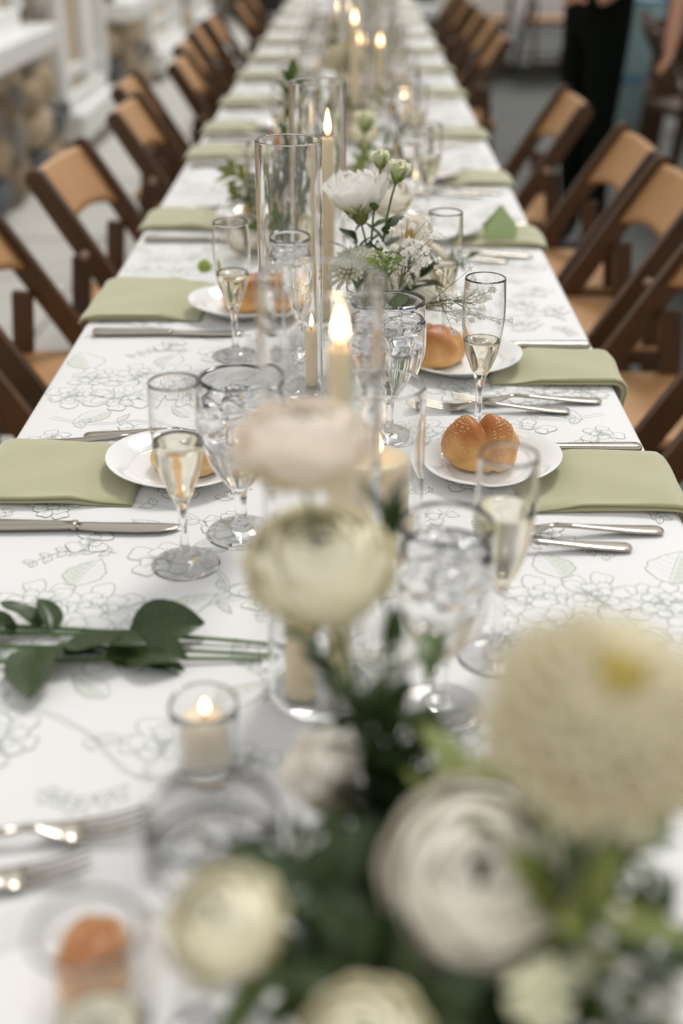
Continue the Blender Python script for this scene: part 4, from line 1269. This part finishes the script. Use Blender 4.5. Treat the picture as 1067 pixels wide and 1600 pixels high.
NS = [((.035, .545, .205), 'behind the long pale bud', 'd', .036), ((.055, .54, .19), 'rising behind the ranunculus', 'd', .040), ((.010, .42, .185), 'between the goblet and the ranunculus', 'd', .036), ((.030, .385, .165), 'low between the two nearest buds', 'd', .038),
      ((.125, .45, .225), 'under the big dahlia', 'p', .034), ((.150, .415, .225), 'beneath the dahlia towards the deck side', 'g', .034), ((.150, .42, .19), 'at the deck side fringe', 'd', .034), ((.062, .37, .155), 'just below the ranunculus', 'd', .036),
      ((.02, .36, .145), 'at the bottom by the yellow green bloom', 'd', .034), ((.098, .40, .15), 'between the pale rosettes', 'd', .034), ((.055, .60, .20), 'tall and thin beside the cream bloom', 'd', .030), ((.148, .375, .17), 'at the bottom corner', 'g', .032),
      ((.0, .47, .15), 'beside the nearest goblet bowl', 'd', .034), ((.075, .57, .15), 'before the iced goblet foot', 'g', .032), ((.04, .44, .16), 'in the dark middle of the bunch', 'd', .040), ((.055, .505, .170), 'just above the ranunculus', 'd', .038), ((-.01, .39, .155), 'under the half open cream bud', 'g', .030),
      ((.175, .43, .20), 'outermost towards the deck side', 'g', .036), ((.165, .39, .185), 'below the dahlia at the picture edge', 'd', .036), ((.18, .40, .15), 'low at the table edge corner', 'd', .036), ((.155, .36, .15), 'deep in the lowest corner', 'd', .036), ((.13, .35, .145), 'beneath the pale rosettes', 'd', .034), ((.03, .345, .13), 'dark beneath the yellow green bloom', 'd', .036), ((.088, .475, .20), 'yellowish, between the ranunculus and the goblet foot', 'p', .034), ((.140, .385, .205), 'yellowish, between the dahlia and the pale rosettes', 'p', .036)]
for i, (tip, wh, kk, ln) in enumerate(NS):
    f0 = ft(i, 25)
    leafy('leafy_sprig', '%s, %s' % (DK, wh), (f0, (f0[0] * .6 + tip[0] * .4, f0[1] * .6 + tip[1] * .4, tip[2] * .75), tip), 20, ln * 1.12, kk, seed=i, group=None, start=.35)
leafy('leafy_sprig', 'single dark leaf standing upright beside the hurricane glass and the cream bloom', (ft(11), (.05, .63, .15), (.053, .668, .250)), 3, .040, 'd', seed=90, start=.88, spread=.15)
leafy('leafy_sprig', 'olive leaf tip in front of the iced goblet bowl', (ft(12), (.07, .55, .12), (.080, .628, .165)), 2, .034, 'g', seed=91, start=.9, spread=.2)
leafy('leafy_sprig', 'dark leaves hanging just beneath the creamy ruffled bloom', (ft(13), (.04, .56, .12), (.008, .628, .19)), 8, .036, 'd', seed=92, start=.68)
gyps('blurred baby\'s breath sprig at the bottom corner of the nearest bunch', ft(14), (.12, .42, .12), (.152, .365, .155), 26, .034, 61, .0046)
gyps('blurred baby\'s breath cluster at the bottom corner by the table edge', ft(3), (.14, .41, .12), (.172, .375, .165), 26, .036, 64, .005)
gyps('blurred baby\'s breath sprig between the carnation and the iced goblet', ft(15), (.06, .55, .12), (.048, .585, .205), 18, .032, 62, .0042)
gyps('blurred baby\'s breath sprig among the dark leaves by the goblet', ft(16), (.03, .45, .12), (.005, .445, .165), 14, .028, 63, .004)

# --- middle arrangement (in focus)
vase('clear vase behind the goblet holding the white lisianthus stems', .062, 1.615, .036, .11)
def fm(i): return ft(i, 14, .062, 1.615, .018)
flower('lisianthus', 'white ruffled lisianthus in sharp focus seen from behind, above the green filler', (.036, 1.622, .236), (-.12, .06, 1), .051, 'lis', fm(0), seed=21, bend=(.058, 1.612, .14), leaves=2, leafrange=(.55, .85))
flower('lisianthus_bud', 'tight green white bud on the tallest stem over the lisianthus', (.0645, 1.612, .282), (-.05, .05, 1), .0175, 'bud', fm(1), seed=22, bend=(.045, 1.61, .17), leaves=2, leafrange=(.6, .8))
flower('lisianthus_bud', 'opening green white bud just below the tallest bud', (.089, 1.607, .268), (.25, .0, 1), .021, 'bud', fm(2), seed=23, bend=(.062, 1.61, .18), leaves=2, leafrange=(.4, .6), leafk='d')
flower('chrysanthemum', 'creamy spiky chrysanthemum half hidden by the glowing cylinder', (.030, 1.577, .152), (-.35, -.35, .86), .036, 'mum', fm(3), seed=24, bend=(.06, 1.60, .1))
umbel('pale green branching filler flower between the lisianthus and the goblet', fm(4), (.075, 1.50, .12), (.070, 1.478, .170), .026, 5)
gyps('baby\'s breath sprig in sharp focus beside the green filler flower', fm(5), (.085, 1.54, .12), (.106, 1.492, .205), 34, .032, 31, .0072, buds=14)
gyps('baby\'s breath sprig arching across behind the sharp flute', fm(6), (.11, 1.50, .15), (.176, 1.412, .150), 30, .036, 32, .0058, buds=18)
flower('dahlia', 'large soft white dahlia low behind the sharp flute and baby\'s breath', (.128, 1.80, .075), (.15, -.65, .74), .05, 'rose', (.125, 1.86, .0095), seed=25)
flower('anemone', 'white bloom with a tan centre behind the green filler flower', (.115, 1.86, .125), (-.1, -.8, .6), .034, 'anemone', (.12, 1.885, .0095), seed=26)
flower('rose', 'white rose behind the two tall buds', (.085, 1.98, .155), (.1, -.4, .9), .036, 'rose', (.10, 1.95, .0095), seed=27)
flower('rose', 'white rose low beside the sixth baby\'s breath and the far flute', (.150, 1.93, .06), (.3, -.4, .8), .034, 'rose', (.12, 1.93, .0095), seed=28)
vase('clear vase behind the lisianthus holding the low white blooms', .118, 1.90, .04, .07)
leafy('leafy_sprig', 'broad green leaves on a stem leaning over the goblet rim', (fm(7), (.07, 1.53, .13), (.083, 1.47, .128)), 5, .030, 'g', seed=41, start=.6)
leafy('leafy_sprig', 'long pale green leaf reaching across the goblet towards the sharp flute', (fm(8), (.07, 1.48, .12), (.080, 1.462, .110)), 3, .046, 'g', seed=42, narrow=True, start=.9)
leafy('leafy_sprig', 'dark rounded leaves behind the lisianthus bloom', (fm(9), (.06, 1.62, .13), (.075, 1.61, .195)), 9, .038, 'd', seed=43, start=.45)
leafy('leafy_sprig', 'dark leaves massed behind the tall taper candle', (fm(10), (.05, 1.65, .1), (.03, 1.66, .175)), 14, .042, 'd', seed=44, start=.35)
leafy('leafy_sprig', 'dark leaves low behind the goblet and the roll', (fm(11), (.10, 1.66, .08), (.125, 1.70, .10)), 14, .042, 'd', seed=45, start=.35)
leafy('trailing_sprig', 'fine trailing sprig drooping inside the glow of the nearest cylinder', (fm(12), (.03, 1.56, .13), (.015, 1.50, .070)), 16, .011, 'p', seed=46, narrow=True, start=.3)
leafy('leafy_sprig', 'small leaf sprig with a pale bud at the deck side of the white dahlia', ((.14, 1.95, .0095), (.17, 1.98, .06), (.225, 2.02, .04)), 7, .026, 'g', seed=47, start=.4)

# --- arrangement behind the sharp-rimmed cylinder
vase('clear vase of green filler behind the sharp rimmed cylinder', -.11, 2.30, .04, .09)
def fb(i): return ft(i, 14, -.11, 2.30, .02)
flower('rose', 'soft white rose behind the flute next to the sharp rimmed cylinder', (-.165, 2.17, .045), (-.1, -.7, .7), .034, 'rose', fb(0), seed=51)
flower('rose', 'soft white rose inside the view of the sharp rimmed cylinder', (-.075, 2.22, .09), (0, -.6, .8), .03, 'rose', fb(1), seed=52)
flower('rose', 'cream rose behind the tall taper, low among the leaves', (-.035, 2.12, .06), (.1, -.7, .7), .034, 'butter', (-.035, 2.15, .0004), seed=53)
for i, (tip, k2, wh) in enumerate((((-.19, 2.34, .07), 'p', 'spreading towards the stone wall side'), ((-.21, 2.42, .10), 'p', 'highest and outermost'), ((-.13, 2.24, .12), 'g', 'right behind the cylinder rim'), ((-.09, 2.28, .16), 'd', 'dark and upright'), ((-.05, 2.30, .14), 'g', 'beside the tall taper'), ((-.06, 2.15, .10), 'd', 'low and dark before the vase'), ((-.12, 2.15, .06), 'g', 'drooping in front of the vase'), ((-.015, 2.35, .17), 'd', 'leaning to the candles'), ((-.09, 2.42, .27), 'g', 'with one leaf above the tall cylinder rim'), ((-.02, 2.2, .12), 'd', 'dark behind the taper foot'))):
    f0 = fb(i + 3)
    leafy('leafy_sprig', 'blurred green sprig behind the sharp rimmed cylinder, %s' % wh, (f0, ((f0[0] + tip[0]) / 2, (f0[1] + tip[1]) / 2, tip[2] * .9), tip), 20, .042, k2, seed=60 + i, start=.3)
gyps('blurred baby\'s breath beside the green sprigs behind the flute', fb(2), (-.15, 2.3, .09), (-.20, 2.30, .08), 22, .05, 71, .0045)

# --- arrangements farther down the table
def far_bunch(cx, cy, wh, seed, dah=None, n=7, lf='g'):
    r = random.Random(seed)
    vase('small clear vase of white blooms %s' % wh, cx, cy, .036, .09)
    if dah: flower('dahlia', 'big white dahlia head standing clear %s' % wh, dah[0], dah[1], dah[2], 'dahl', (cx, cy, .0095), seed=seed)
    pos = [('a little towards the stone wall', -.07, -.05, .10), ('towards the deck side', .08, -.04, .09), ('at the back', .02, .09, .13), ('low at the front', .0, -.10, .07)]
    for i, (pw, dx, dy, z_) in enumerate(pos):
        flower('rose', 'blurred white rose %s, %s' % (wh, pw), (cx + dx, cy + dy, z_), (dx * 4, -.5, .8), .032, 'rose' if i % 2 else 'butter', ft(i + 1, 14, cx, cy, .016), seed=seed + i)
    for i in range(n):
        a = 2 * PI * i / n + .4
        tip = (cx + .13 * math.cos(a), cy + .14 * math.sin(a), r.uniform(.07, .17))
        leafy('leafy_sprig', 'blurred leafy sprig %s, %s of the ring of sprigs' % (wh, ORD[i]), (ft(i + 5, 14, cx, cy, .016), (cx + .05 * math.cos(a), cy + .05 * math.sin(a), tip[2]), tip), 9, .036, 'gdp'[i % 3], seed=seed + 20 + i, start=.35)
far_bunch(.03, 2.62, 'beyond the tall taper', 300)
flower('green_bud', 'large green bud standing up beyond the lisianthus and taper', (.052, 2.49, .185), (.1, 0, 1), .03, 'bud', (.03, 2.60, .0095), seed=310, leafk='p')
far_bunch(-.01, 3.40, 'by the big white dahlia', 340, ((.006, 3.37, .205), (0, -.25, .97), .062))
far_bunch(.07, 4.35, 'past the far flames', 380, lf='p')
far_bunch(-.06, 5.0, 'by the farther napkins', 420)
far_bunch(.10, 5.9, 'near the far end of the table', 460)
far_bunch(.0, 6.9, 'at the last flowers', 500)

# --- greenery lying on the cloth
def lying(label, x0, y0, x1, y1, z, spots, seed):
    """cut stem lying flat; spots: (t along the stem, angle of the leaf in the plane, length, roll, mesh kind, tilt up)"""
    root = thing('cut_leafy_stem', label, 'foliage', (x0, y0, T + .0005))
    P = bez((0, 0, z), ((x1 - x0) * .5, (y1 - y0) * .5 + .004, z + .006), (x1 - x0, y1 - y0, .0022), 10)
    ob('stem', MB().tube(P, [.0021 - .00006 * i for i in range(11)], 8).mesh('stem', M['stem']), root)
    for t, an, ln, rol, k2, tilt in spots:
        i = min(int(t * 10), 9)
        p = P[i].lerp(P[i + 1], t * 10 - i)
        ob('leaf', k2, root, TM(*p) @ RZ(an - PI / 2) @ RX(tilt) @ RY(rol) @ SC(ln * 1.15, ln, ln))
    return root
DL = [leaf_mesh('leaf', M['leafdark'], W, fold=fo, droop=dr, seed=s, wav=.03) for s, (W, fo, dr) in enumerate(((.5, .25, .12), (.62, .3, .05), (.46, .5, .3), (.55, .2, .0)))]
lying('cut leafy stem on the cloth, farthest of the bundle, with a rolled leaf', -.40, .925, -.030, .896, .004,
      ((.63, .05, .068, .5, DL[1], .16), (.42, 2.6, .05, .3, DL[0], .35), (.36, -2.5, .055, -.4, DL[2], .3), (.2, 2.8, .05, .2, DL[3], .2)), 1)
lying('cut leafy stem on the cloth in the middle of the bundle, broad leaved', -.40, .880, -.038, .880, .006,
      ((.50, -.10, .075, -.2, DL[3], .14), (.64, -.35, .064, .3, DL[1], .12), (.44, -1.45, .080, .2, DL[0], .12), (.30, 2.9, .06, .2, DL[2], .2)), 2)
lying('cut leafy stem on the cloth nearest the votive candle', -.40, .852, -.046, .874, .003,
      ((.62, .35, .062, .3, DL[3], .10), (.45, .2, .06, -.3, DL[0], .12), (.70, -.35, .045, .2, DL[2], .08), (.32, -2.5, .06, .2, DL[1], .2), (.25, 2.6, .06, .1, DL[3], .15)), 3)
lying('thin cut stem lying under the leafy bundle', -.40, .905, -.10, .905, .003, ((.55, 1.9, .045, .4, DL[2], .5), (.3, 2.4, .05, .2, DL[0], .3)), 4)
tag(ob('fallen_bud', MB().lathe(smooth_prof([(0, 0), (.008, .001), (.0125, .008), (.010, .016), (.004, .021), (0, .022)], 3), 14).mesh('fallen_bud', M['budp']), None, TM(-.222, 2.02, T + .015)), 'small pale green bud lying on the second sage napkin on the stone wall side', 'flower')

# ------------------------------------------------------------------ people
def person(label, loc, rz, arm_l, arm_r, foot_spread=.16, hair='short'):
    """one continuous skinned body; arm_*: list of (x, y, z) for elbow, wrist and palm end; facing +Y locally"""
    V, E_, Rd = [], [], []
    def a(p, r, prev=None):
        V.append(Vector(p)); Rd.append(r)
        if prev is not None: E_.append((prev, len(V) - 1))
        return len(V) - 1
    pel = a((0, 0, .95), (.155, .115))
    wa = a((0, .0, 1.10), (.135, .10), pel)
    ch = a((0, 0, 1.30), (.155, .115), wa)
    ns = a((0, -.01, 1.43), (.09, .075), ch)
    nk = a((0, 0, 1.50), (.055, .055), ns)
    jw = a((0, .03, 1.57), (.065, .078), nk)
    hd = a((0, .015, 1.65), (.078, .095), jw)
    a((0, .01, 1.73), (.055, .065), hd)
    for s in (-1, 1):
        hp = a((s * .085, 0, .88), (.095, .105), pel)
        kn = a((s * .10, .015, .50), (.062, .068), hp)
        an = a((s * foot_spread / 1.5, -.01, .10), (.045, .048), kn)
        hl = a((s * foot_spread / 1.5, .02, .045), (.042, .045), an)
        a((s * foot_spread / 1.4, .16, .032), (.042, .028), hl)
    for s, arm in ((-1, arm_l), (1, arm_r)):
        sh = a((s * .17, -.01, 1.40), (.062, .06), ns)
        el = a(arm[0], (.041, .041), sh)
        wr = a(arm[1], (.027, .027), el)
        d = (Vector(arm[2]) - Vector(arm[1])).normalized()
        pm_ = a(Vector(arm[1]) + d * .05, (.036, .018), wr)
        side = d.cross(Vector((0, 0, 1)))
        if side.length < .3: side = Vector((0, 1, 0))
        side.normalize(); nrm = d.cross(side)
        for k2, ln in enumerate((.066, .076, .072, .056)):
            o = side * (k2 - 1.5) * .019
            f1 = a(Vector(arm[1]) + d * .092 + o, (.0098, .0098), pm_)
            f2 = a(Vector(arm[1]) + d * (.092 + ln * .5) + o * 1.05 + nrm * .008, (.0088, .0088), f1)
            a(Vector(arm[1]) + d * (.092 + ln * .92) + o * 1.05 + nrm * .024, (.0075, .0075), f2)
        th = a(Vector(arm[1]) + d * .05 - side * .042, (.0105, .0105), pm_)
        a(Vector(arm[1]) + d * .085 - side * .052 + nrm * .008, (.009, .009), th)
    m = bpy.data.meshes.new('person')
    m.from_pydata([tuple(v) for v in V], E_, [])
    o = bpy.data.objects.new('person', m)
    COL.objects.link(o)
    sk = o.modifiers.new('skin', 'SKIN')
    sk.use_smooth_shade = True
    for i, r in enumerate(Rd): m.skin_vertices[0].data[i].radius = r
    m.skin_vertices[0].data[0].use_root = True
    ss = o.modifiers.new('sub', 'SUBSURF'); ss.levels = 2; ss.render_levels = 2
    dg = bpy.context.evaluated_depsgraph_get()
    nm = bpy.data.meshes.new_from_object(o.evaluated_get(dg))
    for x in (M['skin'], M['black'], M['shoe']): nm.materials.append(x)
    for p in nm.polygons:
        c = p.center
        arm_far = abs(c.x) > .205 or (c.y > .17 and c.z > .7)
        if c.z < .095: p.material_index = 2
        elif c.z > 1.485 or (arm_far and c.z < 1.20 and c.z > .6): p.material_index = 0
        else: p.material_index = 1
        p.use_smooth = True
    o.modifiers.clear(); o.data = nm
    bpy.data.meshes.remove(m)
    o.location = loc; o.rotation_euler = (0, 0, rz)
    tag(o, label, 'person')
    # hair cap, ears, nose, eyes and lips as parts of the head
    b = MB()
    v, f = [], []
    n1, n2 = 20, 10
    for j in range(n2 + 1):
        th = PI * .62 * j / n2
        for i in range(n1):
            ph = 2 * PI * i / n1
            front = max(0, math.sin(ph))
            t2 = th * (1 - .38 * front)
            v.append((.088 * math.sin(t2) * math.cos(ph), .005 + .106 * math.sin(t2) * math.sin(ph), 1.665 + .108 * math.cos(t2)))
    for j in range(n2):
        for i in range(n1): f.append((j * n1 + i, (j + 1) * n1 + i, (j + 1) * n1 + (i + 1) % n1, j * n1 + (i + 1) % n1))
    ob('hair', me('hair', v, f, M['hair']), o)
    ob('nose', MB().tube([(0, .098, 1.655), (0, .112, 1.63), (0, .108, 1.615)], [.007, .012, .010], 8).mesh('nose', M['skin']), o)
    for s in (-1, 1):
        ob('ear', MB().lathe([(0, -.006), (.018, -.006), (.024, 0), (.018, .006), (0, .004)], 12, mx=TM(s * .079, .0, 1.64) @ RY(PI / 2) @ SC(1.25, .8, 1)).mesh('ear', M['skin']), o)
        ob('eye', MB().lathe([(0, -.009), (.007, -.006), (.0095, 0), (.007, .006), (0, .009)], 10, mx=TM(s * .031, .098, 1.66)).mesh('eye', M['hair']), o)
    ob('mouth', MB().tube([(-.022, .094, 1.585), (0, .103, 1.585), (.022, .094, 1.585)], [.003, .006, .003], 8).mesh('mouth', M['skin']), o)
    return o
person('person in black trousers and top standing between the chairs, forearm held across the waist', (.965, 5.05, 0), PI / 2 + .35, [(-.25, -.01, 1.13), (-.20, .09, .985), (-.13, .17, .985)], [(.24, -.02, 1.12), (.17, .16, 1.20), (.10, .20, 1.26)], .14)
person('person in black at the edge of the picture with one bare arm hanging down', (1.42, 4.62, 0), PI, [(-.225, -.03, 1.12), (-.235, .05, .90), (-.235, .06, .80)], [(.235, -.02, 1.14), (.268, .02, .91), (.28, .03, .80)], .16)

# ------------------------------------------------------------------ things in the background
def cloth_table(x0, x1, y0, y1, label):
    b = MB()
    n = 24
    ring = []
    per = [(x0 + (x1 - x0) * i / n, y0) for i in range(n)] + [(x1, y0 + (y1 - y0) * i / n) for i in range(n)] + [(x1 - (x1 - x0) * i / n, y1) for i in range(n)] + [(x0, y1 - (y1 - y0) * i / n) for i in range(n)]
    cx, cy2 = (x0 + x1) / 2, (y0 + y1) / 2
    v, f = [(cx, cy2, T)], []
    for lv, (dz, ex) in enumerate(((0, 0), (-.01, .004), (-.2, .015), (-.42, .03))):
        for k2, (x, y) in enumerate(per):
            d = ex * (1 + (.5 * math.sin(k2 * 1.9) if lv > 1 else 0))
            v.append((x + math.copysign(d, x - cx) * (abs(x - cx) > (x1 - x0) * .49), y + math.copysign(d, y - cy2) * (abs(y - cy2) > (y1 - y0) * .49), T + dz))
    m = len(per)
    for k2 in range(m): f.append((0, 1 + k2, 1 + (k2 + 1) % m))
    for lv in range(3):
        for k2 in range(m): f.append((1 + lv * m + k2, 1 + lv * m + m + k2, 1 + lv * m + m + (k2 + 1) % m, 1 + lv * m + (k2 + 1) % m))
    t = thing('background_table', label, 'table', (0, 0, 0))
    ob('tablecloth', me('tablecloth', v, f, M['cloth']), t)
    for x in (x0 + .06, x1 - .06):
        for y in (y0 + .06, y1 - .06): ob('leg', MB().box(x - .025, x + .025, y - .025, y + .025, 0, T - .012, .004).mesh('leg', M['wood_table'], False), t)
    return t
cloth_table(2.15, 2.95, 3.9, 8.2, 'second white clothed table beyond the standing people')
cloth_table(.75, 2.3, 10.7, 11.4, 'white clothed table across the far end of the deck')
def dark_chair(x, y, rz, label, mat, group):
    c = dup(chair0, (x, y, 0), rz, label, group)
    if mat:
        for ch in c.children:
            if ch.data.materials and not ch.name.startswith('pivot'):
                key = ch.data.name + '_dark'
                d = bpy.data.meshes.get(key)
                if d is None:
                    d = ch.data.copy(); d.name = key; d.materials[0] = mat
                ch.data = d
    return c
for i, (x, y, a) in enumerate(((1.80, 4.9, .1), (1.72, 5.45, -.1), (1.66, 6.0, .2), (1.74, 6.55, 0.0))):
    dark_chair(x, y, a, 'brown folding chair with painted shade at the second table, %s from the camera' % ORD[i], M['chairshade'], 'chairs with painted shade at the second table')
for i, (x, y, a) in enumerate(((1.05, 10.35, PI / 2), (1.55, 10.30, PI / 2 + .2), (2.05, 10.35, PI / 2))):
    dark_chair(x, y, a, 'folding chair at the far table across the deck, %s from the stone wall' % ORD[i], None, 'chairs at the far table')
# pale blue tubs standing between the chairs
def tub(x, y, z, label):
    t = thing('plastic_tub', label, 'tub', (x, y, z))
    t.scale = (.66, .66, 1)
    v, f = [], []
    ob('body', MB().lathe([(0, 0), (.15, 0), (.16, .01), (.175, .36), (.182, .365), (.182, .375), (.172, .375), (.158, .02), (0, .02)], 28).mesh('body', M['blue']), t)
    ob('lid', MB().lathe([(0, .376), (.188, .376), (.19, .38), (.19, .395), (.18, .405), (.05, .41), (0, .41)], 28).mesh('lid', M['bluedark']), t)
    return t
tub(1.615, 7.25, 0, 'pale blue lidded tub on the deck, standing under the other tub')
tub(1.62, 7.25, .411, 'pale blue lidded tub stacked on top of the other blue tub')
t = thing('white_bench', 'white painted bench seen past the far end of the table', 'bench', (.92, 12.7, 0))
ob('seat', MB().box(-.7, .7, -.22, .22, .26, .34, .01).mesh('seat', M['whitebox'], False), t)
for x in (-.6, .6): ob('leg', MB().box(x - .04, x + .04, -.2, .2, 0, .262, .005).mesh('leg', M['whitebox'], False), t)
